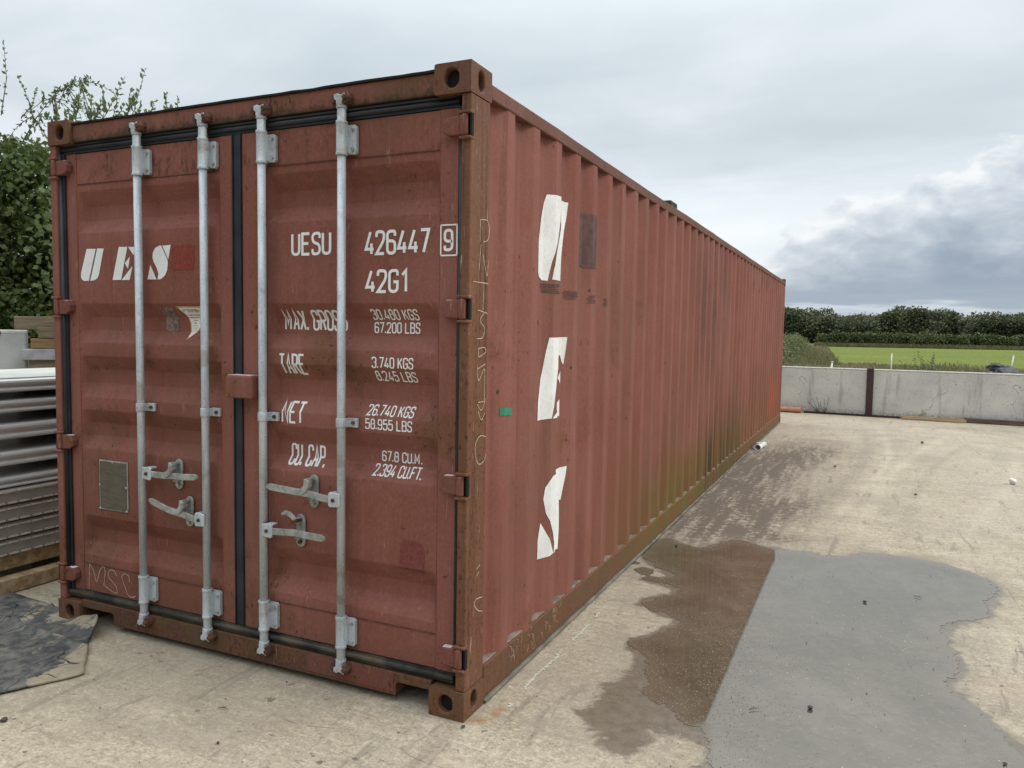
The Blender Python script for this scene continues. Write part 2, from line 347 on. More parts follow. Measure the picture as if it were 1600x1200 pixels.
def text_ribbons(s, x0, x1, z0, z1, stroke=None):
    h = z1-z0; st = stroke or h*.145; hh = h-st
    adv = {'.': .55, ' ': .75, '1': 1.0, 'M': 1.85}
    units = [adv.get(c, 1.45 if c != 'M' else 1.6) for c in s]; total = sum(units)-.45
    k = (x1-x0-st)/total; out = []; x = x0+st/2
    for c, a in zip(s, units):
        for pl in G.get(c, []):
            out.append((rounded([(x+p[0]*k*(1.0 if c != '.' else .2), z0+st/2+p[1]*hh, *p[2:]) for p in pl], k*.55), st))
        x += a*k
    return out

# ================================================================== CONTAINER
W_, L_, H_ = 2.438, 12.192, 2.591
box_root = empty('shipping_container', (0, 0, 0), 'long red-brown corrugated shipping container with double doors, standing on the concrete yard', 'shipping container')
DP = .045                                             # plane of the door leaves
def stadium(hw, hh, n=24):
    r_ = min(hw, hh); out = []
    for k in range(n):
        a = 2*math.pi*(k+.5)/n; cx_, cz = math.cos(a)*r_, math.sin(a)*r_
        out.append((cx_+(hw-r_)*(1 if cx_ > 0 else -1), cz+(hh-r_)*(1 if cz > 0 else -1)))
    return out
def face_hole(bm, u0, u1, v0, v1, uc, vc, hw, hh, fn, depth):
    """rectangle with a slotted hole and its throat; fn(u,v,d) d = depth inward"""
    H = [(uc+a, vc+b) for a, b in stadium(hw, hh)]; n = len(H); outer = []
    for (a, b) in H:
        du, dv = a-uc, b-vc; t = min((u1-uc)/du if du > 1e-6 else 1e9, (u0-uc)/du if du < -1e-6 else 1e9, (v1-vc)/dv if dv > 1e-6 else 1e9, (v0-vc)/dv if dv < -1e-6 else 1e9)
        outer.append((uc+du*t, vc+dv*t))
    hv = [bm.verts.new(fn(a, b, 0)) for a, b in H]; dv_ = [bm.verts.new(fn(a, b, depth)) for a, b in H]
    ov = [bm.verts.new(fn(a, b, 0)) for a, b in outer]
    def side(p): return 0 if abs(p[0]-u1) < 1e-6 else 1 if abs(p[1]-v1) < 1e-6 else 2 if abs(p[0]-u0) < 1e-6 else 3
    cn = {(0,1): (u1,v1), (1,2): (u0,v1), (2,3): (u0,v0), (3,0): (u1,v0)}
    for i in range(n):
        j = (i+1) % n; bm.faces.new((hv[i], hv[j], dv_[j], dv_[i]))
        a, b = side(outer[i]), side(outer[j])
        if a != b and (a, b) in cn:
            c_ = bm.verts.new(fn(*cn[(a, b)], 0)); bm.faces.new((hv[i], ov[i], c_, ov[j], hv[j]))
        else: bm.faces.new((hv[i], ov[i], ov[j], hv[j]))
    return dv_
def casting(xs, ys, z0, m, label=None):
    """xs: +1 right side of container, -1 left; ys: 0 door end, 1 far end"""
    b = B(); bm = b.bm; w, l, h = .162, .178, .118
    X0 = 0 if xs > 0 else -W_; Y0 = 0 if ys == 0 else L_; sx_ = -1 if xs > 0 else 1; sy = 1 if ys == 0 else -1
    P = lambda a, q, c: (X0+sx_*a, Y0+sy*q, z0+c)
    t1 = face_hole(bm, 0, w, 0, h, w*.53, h*.5, .031, .036, lambda u, v, d: P(u, d, v), .028)
    t2 = face_hole(bm, 0, l, 0, h, l*.50, h*.5, .0255, .038, lambda u, v, d: P(d, u, v), .028)
    for pts in (((0,0,h),(w,0,h),(w,l,h),(0,l,h)), ((0,0,0),(0,l,0),(w,l,0),(w,0,0)), ((w,0,0),(w,l,0),(w,l,h),(w,0,h)), ((0,l,0),(0,l,h),(w,l,h),(w,l,0))):
        bm.faces.new([bm.verts.new(P(*p)) for p in pts])
    o = b.build('corner_casting', m, box_root, bevel=.009, seg=3, weld=True); o.modifiers[0].use_clamp_overlap = False
    c = B()
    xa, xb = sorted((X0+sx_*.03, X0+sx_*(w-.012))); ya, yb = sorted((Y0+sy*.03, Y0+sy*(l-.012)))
    c.box(xa, xb, ya+.0005, yb, z0+.012, z0+h-.012); c.build('cavity_shade', M['black'], o)  # solid black box paints the shade inside the hollow
    if label: o['label'] = label
    return o
for ys in (0, 1):
    casting(1, ys, H_-.118, M['casting']); casting(-1, ys, H_-.118, M['casting'])
    casting(1, ys, 0, M['casting_low']); casting(-1, ys, 0, M['casting_low'])

# corner posts: an outer J section at the door end
def post(right):
    s = 1 if right else -1; X0 = 0 if right else -W_
    prof = [(0, .008), (0, .172), (.040, .172), (.040, .150), (.018, .150), (.018, .055), (.043, .055), (.043, .008)]
    b = B(); z0, z1 = .1185, H_-.1185
    pts = [(X0-s*(.002+a), q) for a, q in prof]
    if s < 0: pts = pts[::-1]
    b.prism(pts, XY, z0, z1)
    return b.build('corner_post', M['post'] if right else M['frame'], box_root, bevel=.006, seg=3)
pr = post(True); pr['label'] = 'golden-brown rusted corner post with chalk scrawl'; post(False)
for X0, s in ((0, 1), (-W_, -1)):
    xa, xb = sorted((X0-s*.004, X0-s*.10)); b = B().box(xa, xb, L_-.15, L_-.004, .1185, H_-.1185); b.build('corner_post', M['frame'], box_root, bevel=.006)
# inner guide strip behind hinges (post return)
for X0, s, m in ((0, 1, M['frame']), (-W_, -1, M['frame'])):
    xa, xb = sorted((X0-s*.0605, X0-s*.076)); B().box(xa, xb, .070, .150, .119, H_-.1185).build('post_flange', m, box_root)

# header with drip lip; sill with fork pocket cut-outs
b = B(); b.box(-W_+.163, -.163, .020, .130, 2.481, 2.566); hd = b.build('door_header', M['header'], box_root, bevel=.004)
n_ = 40; V = []; lip = B()
xs_ = np.linspace(-W_+.160, -.160, n_)
prof = [(.012, -.003), (.012, .006), (.30, .010), (.30, 0)]
for i, xx in enumerate(xs_):
    dz = .004*noise.noise(Vector((xx*3.1, 2, 0)))+.003*noise.noise(Vector((xx*11, 5, 0)))
    V.append([lip.bm.verts.new((xx, yy, 2.5695+zz+dz)) for yy, zz in prof])
for q, w in zip(V, V[1:]):
    for k in range(4): lip.bm.faces.new((q[k], q[(k+1) % 4], w[(k+1) % 4], w[k]))
lip.bm.faces.new(V[0]); lip.bm.faces.new(V[-1][::-1]); lip.build('roof_lip', M['black'], hd)
b = B(); b.prism([(-W_+.163,.092), (-W_+.163,.132), (-.163,.132), (-.163,.092), (-.325,.092), (-.335,.082), (-.335,.034), (-2.040,.034), (-2.040,.080), (-2.050,.092)], XZ, .018, .030)
b.box(-W_+.165, -.165, .030, .16, .094, .130); b.box(-2.039, -.336, .030, .16, .036, .094)
sill = b.build('door_sill', M['sill'], box_root, bevel=.003)
B().box(-.80, -.345, .0155, .018, .05, .128).build('paint_patch', paint('sill_pink_paint', base=(.145, .045, .038), base2=(.165, .055, .047), rust=.6, grime=.5), sill)['label'] = 'pinker repainted patch on the sill'

# ---- door leaves
ZB = [(2.239,2.169,2.098,2.030),(1.674,1.608,1.540,1.476),(1.408,1.339,1.268,1.196),(1.132,1.061,.994,.930),(.579,.503,.434,.368)]
CD = .050
def dprof(z):
    for a, b_, c_, d in ZB:
        if d < z < a:
            if z > b_: return CD*(a-z)/(a-b_)
            if z < c_: return CD*(z-d)/(c_-d)
            return CD
    return 0.0
ZCUT = sorted(v for q in ZB for v in q)
def dent(x, z): return .0022*noise.noise(Vector((x*2.3, z*2.3, 3.1)))+.0007*noise.noise(Vector((x*9, z*7, 1)))
FL = (-2.285, -1.316); FR = (-1.040, -.157)
def dmap(x, z, lift=0.0):
    return Vector((x, DP+dprof(z)+(dent(x, z))-.0016-lift, z))
def make_door(x0, x1, f0, f1, label):
    zs = [.178]; 
    zl = [2.428]
    # rows: between breaks, with small radii at each fold
    rows = {.178, 2.428}
    for z in ZCUT: rows |= {round(z-.004, 4), round(z, 4), round(z+.004, 4)}
    for a, b_ in zip([.178]+ZCUT, ZCUT+[2.428]):
        k = max(1, int((b_-a)/.06))
        for i in range(1, k): rows.add(round(a+(b_-a)*i/k, 4))
    zr = sorted(rows)
    xr = [f0, f0+.004, f0+.022, f0+.030]+list(np.linspace(f0+.08, f1-.08, 14))+[f1-.030, f1-.022, f1-.004, f1]
    def dep(x, z):
        e = min(max((x-f0-.002)/.024, 0), 1)*min(max((f1-.002-x)/.024, 0), 1)
        d = dprof(z)
        dd = (dprof(z-.004)+2*d+dprof(z+.004))/4
        return dd*e
    V = np.array([[x, DP+dep(x, z)+dent(x, z), z] for z in zr for x in xr]); nx = len(xr)
    F = [[j*nx+i, j*nx+i+1, (j+1)*nx+i+1, (j+1)*nx+i] for j in range(len(zr)-1) for i in range(nx-1)]
    d = quick('door', V, F, M['door'], box_root)
    d['label'] = label
    fr = B()
    for a, c_ in ((x0, f0-.0015), (f1+.0015, x1)):
        fr.box(a, c_, DP-.0035, DP+.05, .174, 2.430)
    fr.box(x0+.001, x1-.001, DP+.055, DP+.075, .175, 2.429)
    fr.build('door_frame', M['door'], d, bevel=.003)
    # seams of the end plates
    for z in (2.275, .322):
        B().box(f0+.002, f1-.002, DP-.0045, DP-.0012, z-.0015, z+.0015).build('seam', M['rustbolt'], d)
    return d
dl = make_door(-2.377, -1.239, *FL, 'left door leaf with white initials, two locking bars and a data plate')
drr = make_door(-1.180, -.073, *FR, 'right door leaf carrying the container number and weights')

# gaskets
def gasket(name, pts, r_, m, par, flat=1.0):
    b = B(); b.tube(pts, r_, 10)
    return b.build(name, m, par)
g = B(); g.box(-2.428, -.070, .040, .060, 2.4315, 2.4805); g.tube([(-2.428, .038, 2.452), (-.065, .038, 2.452)], .0105, 8); g.tube([(-2.428, .037, 2.472), (-.065, .037, 2.472)], .007, 8)
g.build('door_gasket', M['gasket'], box_root)
g = B(); g.box(-2.425, -.070, .036, .060, .1335, .1725); g.tube([(-2.420, .033, .158), (-.065, .033, .158)], .0125, 8); g.build('door_gasket', M['gasket_low'], box_root)
g = B(); g.box(-1.2375, -1.1815, .040, .062, .1735, 2.4305)
g.box(-1.2365, -1.2300, .034, .040, .174, 2.430); g.box(-1.1885, -1.1825, .034, .040, .174, 2.430)
g.build('door_gasket', M['gasket'], box_root, bevel=.002)
for xa, xb, sg in ((-2.409, -2.358, 1), (-.0665, -.0465, -1)):
    g = B(); g.box(xa, xb, .030, .0405, .1735, 2.4305); g.tube([((xa+xb)/2, .030, .174), ((xa+xb)/2, .030, 2.430)], .007 if sg < 0 else .013, 8)
    g.build('door_gasket', M['gasket'], box_root)
# hinges
def hinge(zc, right, par):
    s = 1 if right else -1; xe = 0 if right else -W_
    b = B(); f = lambda u, v, t: (xe-s*u, t, zc+v)
    pts = [(.048, -.038), (.104, -.034), (.126, -.020), (.129, .012), (.106, .034), (.048, .038)]
    if not right: pts = pts[::-1]
    b.prism(pts, f, .006, DP-.004)
    b.prism([(.0475, -.038), (.0475, .038), (.016, .038), (.016, -.038)], f, -.002, .028)
    h = b.build('hinge', M['hinge'], par, bevel=.005)
    B().tube([(xe-s*.030, .012, zc-.040), (xe-s*.030, .012, zc+.040)], .0145, 12).build('hinge_pin', M['frame'], par)
    # lugs on the post
    b = B(); xa, xb = sorted((xe-s*.052, xe+s*.0005))
    for za, zb in ((.0425, .054), (-.054, -.0425)):
        B().box(xa, xb, -.003, .034, zc+za, zc+zb).build('hinge_lug', M['post'] if right else M['frame'], par, bevel=.003)
    xa, xb = sorted((xe-s*.0145, xe+s*.0012))
    B().box(xa, xb, .008, .024, zc-.040, zc+.040).build('slot_shade', M['black'], par)  # black strip paints the shade of the gap beside the hinge
    # pale plate: light reflected off the blade's top put into colour
    xa, xb = sorted((xe-s*.060, xe-s*.108)); m_ = B().box(xa, xb, .014, .040, zc+.0335, zc+.0365); 
    if not (right and zc > 2): m_.build('top_patch', M['pale_top'], par, bevel=.001)
    else: m_.bm.free()
for z in (2.352, 1.650, .954, .254): hinge(z, True, drr)
for z in (2.360, 1.655, .957, .257): hinge(z, False, dl)

# locking bars with their brackets, guides, cams and handles
BY, BR = .003, .0182
def bar(x, par, par2):
    b = B(); b.tube([(x, BY, .205), (x, BY, 2.41)], BR, 18)
    o = b.build('locking_bar', M['galv'], par)
    for s, zt in ((1, 2.51), (-1, .085)):
        za = 2.41 if s > 0 else .205
        b = B(); b.tube([(x, BY, za-s*.004), (x, BY, za+s*.010), (x, BY, za+s*.0102), (x, BY, za+s*.06)], [.0215, .0215, .019, .019], 16)
        b.tube([(x, BY, za+s*.06), (x, BY, za+s*.0602), (x, BY, za+s*.072)], [.019, .023, .023], 16)
        # cam head: forked claw
        b.prism([(x-.012, za+s*.070), (x+.014, za+s*.070), (x+.018, za+s*.088), (x+.034, za+s*.104), (x+.030, za+s*.116), (x+.006, za+s*.108), (x-.006, za+s*.116), (x-.024, za+s*.112), (x-.022, za+s*.094), (x-.012, za+s*.088)], XZ, -.020, .022)
        b.build('cam_end', M['galv'], par, bevel=.003)
        # keeper on the frame
        zk = za+s*.098; pk = hd if s > 0 else sill
        b = B(); b.box(x-.044, x-.026, -.006, .019, zk-.022, zk+.018); b.tube([(x-.034, -.014, zk-.004), (x-.034, .010, zk-.004)], .013, 7); b.build('cam_keeper', M['rustbolt'], pk, bevel=.003)
        b = B(); b.prism([(x+.018, zk-.024), (x+.040, zk-.020), (x+.048, zk+.002), (x+.038, zk+.024), (x+.018, zk+.018)], XZ, -.018, .019); b.tube([(x+.031, -.026, zk), (x+.031, -.010, zk)], .012, 7); b.build('cam_keeper', M['rustbolt'], pk, bevel=.003)
    # bearing brackets top and bottom
    for za, zb in ((2.280, 2.420), (.195, .335)):
        b = B(); b.tube([(x, BY, za), (x, BY, za+.012), (x, BY, za+.0122), (x, BY, zb-.012), (x, BY, zb-.0118), (x, BY, zb)], [.0245, .0245, .0225, .0225, .0245, .0245], 18)
        b.prism([(x-.026, za+.012), (x+.050, za+.006), (x+.058, za+.014), (x+.058, zb-.022), (x+.050, zb-.014), (x-.026, zb-.014)], XZ, .024, .041)
        b.box(x-.0235, x+.0235, BY, .026, za+.012, zb-.014)
        k = b.build('bar_bracket', M['galv'], par, bevel=.004)
        for zz in (za+.026, zb-.034):
            B().tube([(x+.043, .024, zz), (x+.043, .014, zz)], .0075, 6).build('bolt', M['galv2'], par)
    # guide halfway up
    b = B(); zc = 1.170
    b.tube([(x, BY, zc-.020), (x, BY, zc+.020)], .0228, 18); b.box(x-.022, x+.022, BY, .03, zc-.019, zc+.019); b.box(x+.010, x+.064, .026, .041, zc-.020, zc+.020)
    b.build('bar_guide', M['galv'], par, bevel=.003); B().tube([(x+.046, .026, zc), (x+.046, .017, zc)], .0085, 6).build('bolt', M['rustbolt'], par)
    return o
BX = (-1.800, -1.376, -1.031, -.603)
for i, x in enumerate(BX): bar(x, dl if i < 2 else drr, None)

def handle(xb, zb, xe_, ze, xk, par, bend=.012, open_catch=False):
    """hub on bar (xb,zb), free end (xe_,ze), keeper plate at xk"""
    s = 1 if xe_ > xb else -1
    b = B(); b.prism([(xb-s*.010, zb-.028), (xb+s*.044, zb-.032), (xb+s*.050, zb-.024), (xb+s*.050, zb+.026), (xb+s*.042, zb+.034), (xb-s*.010, zb+.030)][::s], XZ, -.024, -.014)
    b.box(*sorted((xb+s*.012, xb+s*.048)), -.014, .020, zb+.022, zb+.032)
    hub = b.build('handle_hub', M['galv'], par, bevel=.004)
    B().tube([(xb+s*.022, -.031, zb), (xb+s*.022, -.022, zb)], .0085, 8).build('bolt', M['rustbolt'], par)
    # flat bar lever with a slight crank
    n = 18; b = B(); rows = []
    for i in range(n+1):
        t = i/n; xx = xb+s*.046+(xe_-xb-s*.046)*t; zz = zb+(ze-zb)*t**1.3+bend*math.sin(math.pi*t)*-1
        yy = -.016+.012*math.exp(-((xx-xk)/.05)**2)*1.0-.006*t
        hw = .0150 if t < .93 else .0150*math.sqrt(max(.15, 1-((t-.93)/.075)**2))
        rows.append([b.bm.verts.new(p) for p in ((xx, yy-.005, zz-hw), (xx, yy-.005, zz+hw), (xx, yy+.005, zz+hw), (xx, yy+.005, zz-hw))])
    for q, w in zip(rows, rows[1:]):
        for k in range(4): b.bm.faces.new((q[k], q[(k+1) % 4], w[(k+1) % 4], w[k]))
    b.bm.faces.new(rows[0]); b.bm.faces.new(rows[-1])
    b.build('door_handle', M['galv2'], par, bevel=.002)
    zk = zb+(ze-zb)*(abs(xk-xb)/abs(xe_-xb))**1.3-bend*.9
    # keeper: tall oval back plate, catch above, retainer under
    b = B(); b.prism([(xk+a, zk+.002+c_) for a, c_ in stadium(.024, .074, 20)], XZ, .030, .041)
    b.box(xk-.016, xk+.016, .006, .032, zk-.032, zk-.022)
    kp = b.build('handle_keeper', M['galv2'], par, bevel=.004)
    b = B()
    if open_catch: pl = [(.008, .052), (-.030, .086), (-.062, .092), (-.088, .074), (-.080, .066), (-.058, .072), (-.030, .060), (-.012, .034)]
    else: pl = [(.008, .064), (-.014, .064), (-.016, .034), (-.044, .010), (-.050, -.006), (-.030, -.012), (-.006, .004), (.010, .030)]
    b.prism([(xk+a, zk+c_) for a, c_ in pl], XZ, -.020 if not open_catch else .000, .012)
    b.box(xk-.014, xk+.006, .010, .034, zk+.036, zk+.062)
    b.build('handle_catch', M['galv2'], par, bevel=.004)
    for dz in (.052, -.048): B().tube([(xk+.002, .030, zk+dz), (xk+.002, -.024 if dz > 0 else .018, zk+dz)], .0085, 8).build('bolt', M['galv2'] if not open_catch else M['rustbolt'], par)
handle(-1.800+.04, .852, -1.405, .866, -1.583, dl, .004)
handle(-1.376, .664, -1.722, .726, -1.516, dl, .005)
handle(-.603, .840, -.990, .866, -.772, drr, -.004)
handle(-1.031+.02, .664, -.668, .668, -.845, drr, -.004, True)

# lock box over the meeting stiles
b = B(); b.box(-1.224, -1.072, -.026, .040, 1.248, 1.350); lb = b.build('lock_box', M['frame'], box_root, bevel=.008, seg=3)
B().box(-1.212, -1.085, -.018, .036, 1.3505, 1.3525).build('top_patch', M['pale_top'], lb)  # pale sheet over most of the top face

# lettering on the right door
def letter(s, x0, x1, z0, z1, par=drr, m=None, stroke=None):
    decal('lettering', m or M['white'], par, dmap, ribbons=text_ribbons(s, x0, x1, z0, z1, stroke), cuts_v=ZCUT)
letter('UESU', -.903, -.687, 1.880, 1.980, stroke=.0125); letter('426447', -.516, -.200, 1.872, 1.974, stroke=.0125)
letter('9', -.136, -.092, 1.878, 1.966, stroke=.0115)
bx_ = (-.149, -.076, 1.862, 1.981)
decal('lettering_box', M['white'], drr, lambda u, v, l: Vector((u, DP-.0052, v)), ribbons=[([(bx_[0], bx_[3]), (bx_[1], bx_[3])], .006), ([(bx_[0], bx_[2]), (bx_[1], bx_[2])], .006), ([(bx_[0], bx_[2]), (bx_[0], bx_[3])], .006), ([(bx_[1], bx_[2]), (bx_[1], bx_[3])], .006)])
letter('42G1', -.512, -.308, 1.716, 1.814, stroke=.0125)
for s, *q in (('MAX. GROSS', -.982, -.636, 1.556, 1.647), ('TARE', -.975, -.832, 1.360, 1.454), ('NET', -.960, -.836, 1.144, 1.242), ('CU. CAP.', -.946, -.742, .953, 1.049)):
    letter(s, *q, stroke=.0098)
for s, *q in (('30.480 KGS', -.503, -.272, 1.606, 1.651), ('67.200 LBS', -.499, -.272, 1.550, 1.597), ('3.740 KGS', -.478, -.274, 1.404, 1.452), ('8.245 LBS', -.474, -.272, 1.349, 1.394),
              ('26.740 KGS', -.510, -.278, 1.203, 1.249), ('58.955 LBS', -.510, -.278, 1.146, 1.192), ('67.8 CU.M.', -.458, -.256, 1.006, 1.052), ('2.394 CU.FT.', -.484, -.244, .947, .995)):
    letter(s, *q, stroke=.0056)
# the 9 sits on the stile: lift it proud of the frame
for o in drr.children:
    if o.name.startswith('lettering') and o.type == 'MESH':
        for v in o.data.vertices:
            if v.co.x > -.155: v.co.y = DP-.0052
# stencilled initials
UES = dict(
 U=[[(-2.222,1.951),(-2.155,1.949),(-2.209,1.790),(-2.242,1.789),(-2.260,1.796),(-2.268,1.812),(-2.266,1.832)],[(-2.144,1.951),(-2.096,1.949),(-2.135,1.818),(-2.147,1.801),(-2.167,1.792),(-2.199,1.789)]],
 E=[[(-1.988,1.954),(-1.927,1.952),(-1.974,1.791),(-2.035,1.791)],[(-1.922,1.952),(-1.866,1.950),(-1.884,1.910)],[(-1.947,1.873),(-1.909,1.905),(-1.924,1.845)],[(-1.971,1.790),(-1.892,1.858),(-1.914,1.790)]],
 S=[[(-1.630,1.952),(-1.647,1.883),(-1.686,1.950)],[(-1.702,1.952),(-1.735,1.941),(-1.751,1.918),(-1.754,1.895),(-1.745,1.872),(-1.726,1.845),(-1.715,1.818),(-1.722,1.790),(-1.700,1.791),(-1.673,1.806),(-1.656,1.832),(-1.650,1.870),(-1.653,1.883),(-1.694,1.951)],[(-1.769,1.861),(-1.729,1.790),(-1.790,1.791)]])
for k in UES: decal('painted_initial', M['white'], dl, dmap, polys=UES[k])['label'] = 'stencilled white letter '+k
for p in ([[(-2.248,.317),(-2.255,.183)], [(-2.248,.317),(-2.218,.291),(-2.196,.222),(-2.169,.298),(-2.138,.324),(-2.127,.296),(-2.141,.218)]],
 [[(-2.044,.283),(-2.060,.312),(-2.103,.305),(-2.110,.273),(-2.045,.225),(-2.037,.190),(-2.082,.197),(-2.135,.219)]],
 [[(-1.951,.268),(-1.950,.297),(-1.985,.308),(-2.009,.284),(-1.986,.242),(-1.964,.195),(-1.935,.187),(-1.906,.200)]]):
    decal('chalk_letter', M['chalk'], dl, dmap, ribbons=[(rounded(q, .02), .0036) for q in p], cuts_v=ZCUT)
def rag(u0, u1, v0, v1, n=9, j=.006):
    P = []
    for k in range(n): P.append((u0+(u1-u0)*k/n, v0+random.uniform(-j, j)))
    for k in range(n): P.append((u1+random.uniform(-j, j), v0+(v1-v0)*k/n))
    for k in range(n): P.append((u1-(u1-u0)*k/n, v1+random.uniform(-j, j)*.5))
    for k in range(n): P.append((u0+random.uniform(-j, j)*.5, v1-(v1-v0)*k/n))
    return P
decal('paint_patch', M['patch'], dl, dmap, polys=[rag(-1.627, -1.478, 1.834, 1.949)])['label'] = 'brighter red touched-up square beside the initials'
decal('paint_patch', M['patch2'], drr, dmap, polys=[[(-.335,.570),(-.332,.665),(-.318,.690),(-.290,.697),(-.240,.692),(-.216,.670),(-.214,.640),(-.218,.560)]], cuts_v=ZCUT, lift=.0004)['label'] = 'darker red repainted blotch low on the right door'
decal('label_residue', M['residue2'], dl, dmap, polys=[rag(-1.722, -1.640, 1.541, 1.657, j=.002)], cuts_v=ZCUT, lift=.0003)
tri = [(-1.618,1.662),(-1.585,1.628),(-1.562,1.585),(-1.556,1.500),(-1.528,1.525),(-1.490,1.560),(-1.468,1.600),(-1.455,1.662)]
tri_in = [(-1.604,1.655),(-1.577,1.624),(-1.554,1.582),(-1.552,1.508),(-1.530,1.530),(-1.497,1.562),(-1.476,1.600),(-1.464,1.655)]
wt_ = decal('warning_sticker', M['sticker'], dl, dmap, polys=[tri_in], cuts_v=ZCUT, lift=.0012); wt_['label'] = 'white triangular warning sticker with an orange edge'
decal('sticker_edge', M['orange'], dl, dmap, polys=[tri], cuts_v=ZCUT, lift=.0006)
inks = text_ribbons('ATTENTION'.replace('I', '1'), -1.585, -1.478, 1.634, 1.648, stroke=.0022)
for k, (a, b_) in enumerate(((-1.562, -1.490), (-1.560, -1.488), (-1.535, -1.512), (-1.533, -1.517), (-1.540, -1.508), (-1.532, -1.514))):
    zz = 1.620-k*.0125
    for q in np.arange(a, b_-.004, .0075): inks.append(([(q, zz), (q+random.uniform(.004, .007), zz)], random.uniform(.002, .005)))
decal('sticker_text', M['ink'], dl, dmap, ribbons=inks, cuts_v=ZCUT, lift=.0020)
b = B().box(-2.153, -1.946, DP-.0065, DP-.001, .622, .878); pl = b.build('data_plate', M['galv2'], dl, bevel=.002)
B().box(-2.147, -1.952, DP-.0078, DP-.0066, .628, .872).build('plate_face', M['plate'], dl)
for a, z in ((-2.146, .629), (-2.146, .75), (-1.953, .63), (-1.953, .75), (-2.05, .871)): B().tube([(a, DP-.011, z), (a, DP-.006, z)], .005, 8).build('rivet', M['galv'], dl)
# post scrawl
scr = [[(.093,2.005),(.091,1.916)],[(.089,2.004),(.152,2.010),(.172,1.990),(.172,1.953),(.160,1.928),(.117,1.919)],[(.088,1.808),(.100,1.907)],[(.118,1.870),(.160,1.774),(.165,1.85)],[(.036,1.759),(.078,1.758),(.168,1.758)],[(.13,1.754),(.125,1.65)],
 [(.081,1.649),(.165,1.638)],[(.148,1.644),(.090,1.609),(.150,1.577),(.129,1.536),(.077,1.536)],[(.086,1.496),(.145,1.502),(.160,1.482),(.087,1.459),(.093,1.496)],[(.081,1.430),(.090,1.356),(.150,1.427),(.148,1.277)],[(.088,1.416),(.155,1.434)],[(.092,1.281),(.160,1.281)],
 [(.085,1.275),(.123,1.238),(.155,1.283)],[(.093,1.246),(.124,1.199),(.153,1.234)],[(.165,1.135),(.111,1.149),(.068,1.113),(.077,1.058),(.107,1.023),(.159,1.039),(.166,1.062)],[(.154,.469),(.093,.477),(.079,.457),(.117,.420),(.155,.408)],
 [(.10,.60),(.13,.61)],[(.12,.585),(.10,.57)]]
for p in scr: decal('chalk_stroke', M['chalk_y'], pr, lambda u, v, l: Vector((-.0008, u, v)), ribbons=[(rounded(p, .03), .0030)])

# ---- long side: corrugated wall
PITCH_, S0, SCD = .278, .342, .037
def sprof(y):
    """inward depth of the side wall at y (0 at outer flats)"""
    t = (y-S0) % PITCH_
    if t < .072: return 0.0
    if t < .140: return SCD*(t-.072)/.068
    if t < .210: return SCD
    return SCD*(1-(t-.210)/.068)
Y0s, Y1s = .1725, L_-.1725
def sdent(y, z): return .003*noise.noise(Vector((y*.9, z*1.3, 7.7)))+.0012*noise.noise(Vector((y*4, z*2, 2)))
def side_panel(right):
    brk = set()
    k = -2
    while S0+k*PITCH_ < Y1s+.3:
        for q in (0, .072, .140, .210):
            for e in (-.004, 0, .004): brk.add(round(S0+k*PITCH_+q+e, 4))
        k += 1
    ys = [Y0s]+sorted(v for v in brk if Y0s+.002 < v < Y1s-.002)+[Y1s]
    zs = np.linspace(.150, 2.500, 26)
    s = 1 if right else -1; X0 = -.002 if right else -W_+.002
    def sm(y): return (sprof(y-.004)+2*sprof(y)+sprof(y+.004))/4
    V = np.array([[X0-s*(sm(y)+.003+sdent(y, z)), y, z] for z in zs for y in ys]); n = len(ys)
    F = [[j*n+i, j*n+i+1, (j+1)*n+i+1, (j+1)*n+i] for j in range(len(zs)-1) for i in range(n-1)]
    if not right: F = [f[::-1] for f in F]
    return quick('side_panel', V, F, M['side'], box_root)
spn = side_panel(True); spn['label'] = 'corrugated right-hand wall with large white initials, green growth near the ground'
side_panel(False)
def smap(u, v, l): return Vector((-.002-(sprof(u)+.003+sdent(u, v))+.0016+l, u, v))
SC = []
k = -2
while S0+k*PITCH_ < 4:
    SC += [S0+k*PITCH_+q for q in (0, .072, .140, .210)]; k += 1
VC = [.1*i for i in range(1, 26)]
def to_side(polys, fx0, fx1, fz0, fz1, y0, y1, z0, z1):
    return [[(y0+(p[0]-fx0)/(fx1-fx0)*(y1-y0), z0+(p[1]-fz0)/(fz1-fz0)*(z1-z0)) for p in P] for P in polys]
big = [[[(.845,2.228),(.90,2.232),(.966,2.236),(.962,2.12),(.945,2.06),(.925,2.0),(.898,1.955),(.881,1.91),(.868,1.862),(.858,1.815),(.815,1.817),(.785,1.83),(.775,1.85),(.775,2.005),(.80,2.113)],
        [(.985,2.236),(1.131,2.233),(1.121,2.157),(1.108,2.09),(1.090,2.022),(1.075,1.956),(1.066,1.84),(.985,1.822),(.883,1.823),(.893,1.876),(.915,1.945),(.940,2.01),(.965,2.07),(.980,2.15)]],
       [[(.875,1.54),(1.14,1.542),(1.132,1.481),(1.119,1.398),(1.085,1.449),(.99,1.44),(.965,1.372),(.947,1.286),(.925,1.2),(.895,1.14),(.80,1.135),(.803,1.221),(.836,1.369),(.855,1.463)],
        [(1.095,1.366),(1.06,1.334),(1.095,1.300)], [(1.09,1.22),(1.092,1.132),(.905,1.139)]],
       [[(1.153,.863),(1.094,.858),(.985,.852),(.93,.848),(.898,.835),(.866,.797),(.856,.74),(.872,.667),(.91,.602),(.938,.556),(.958,.50),(.953,.450),(1.108,.425),(1.113,.529),(1.112,.604),(1.109,.69),(1.119,.685),(1.13,.739),(1.148,.822)],
        [(.842,.623),(.949,.449),(.825,.442),(.828,.535)]]]
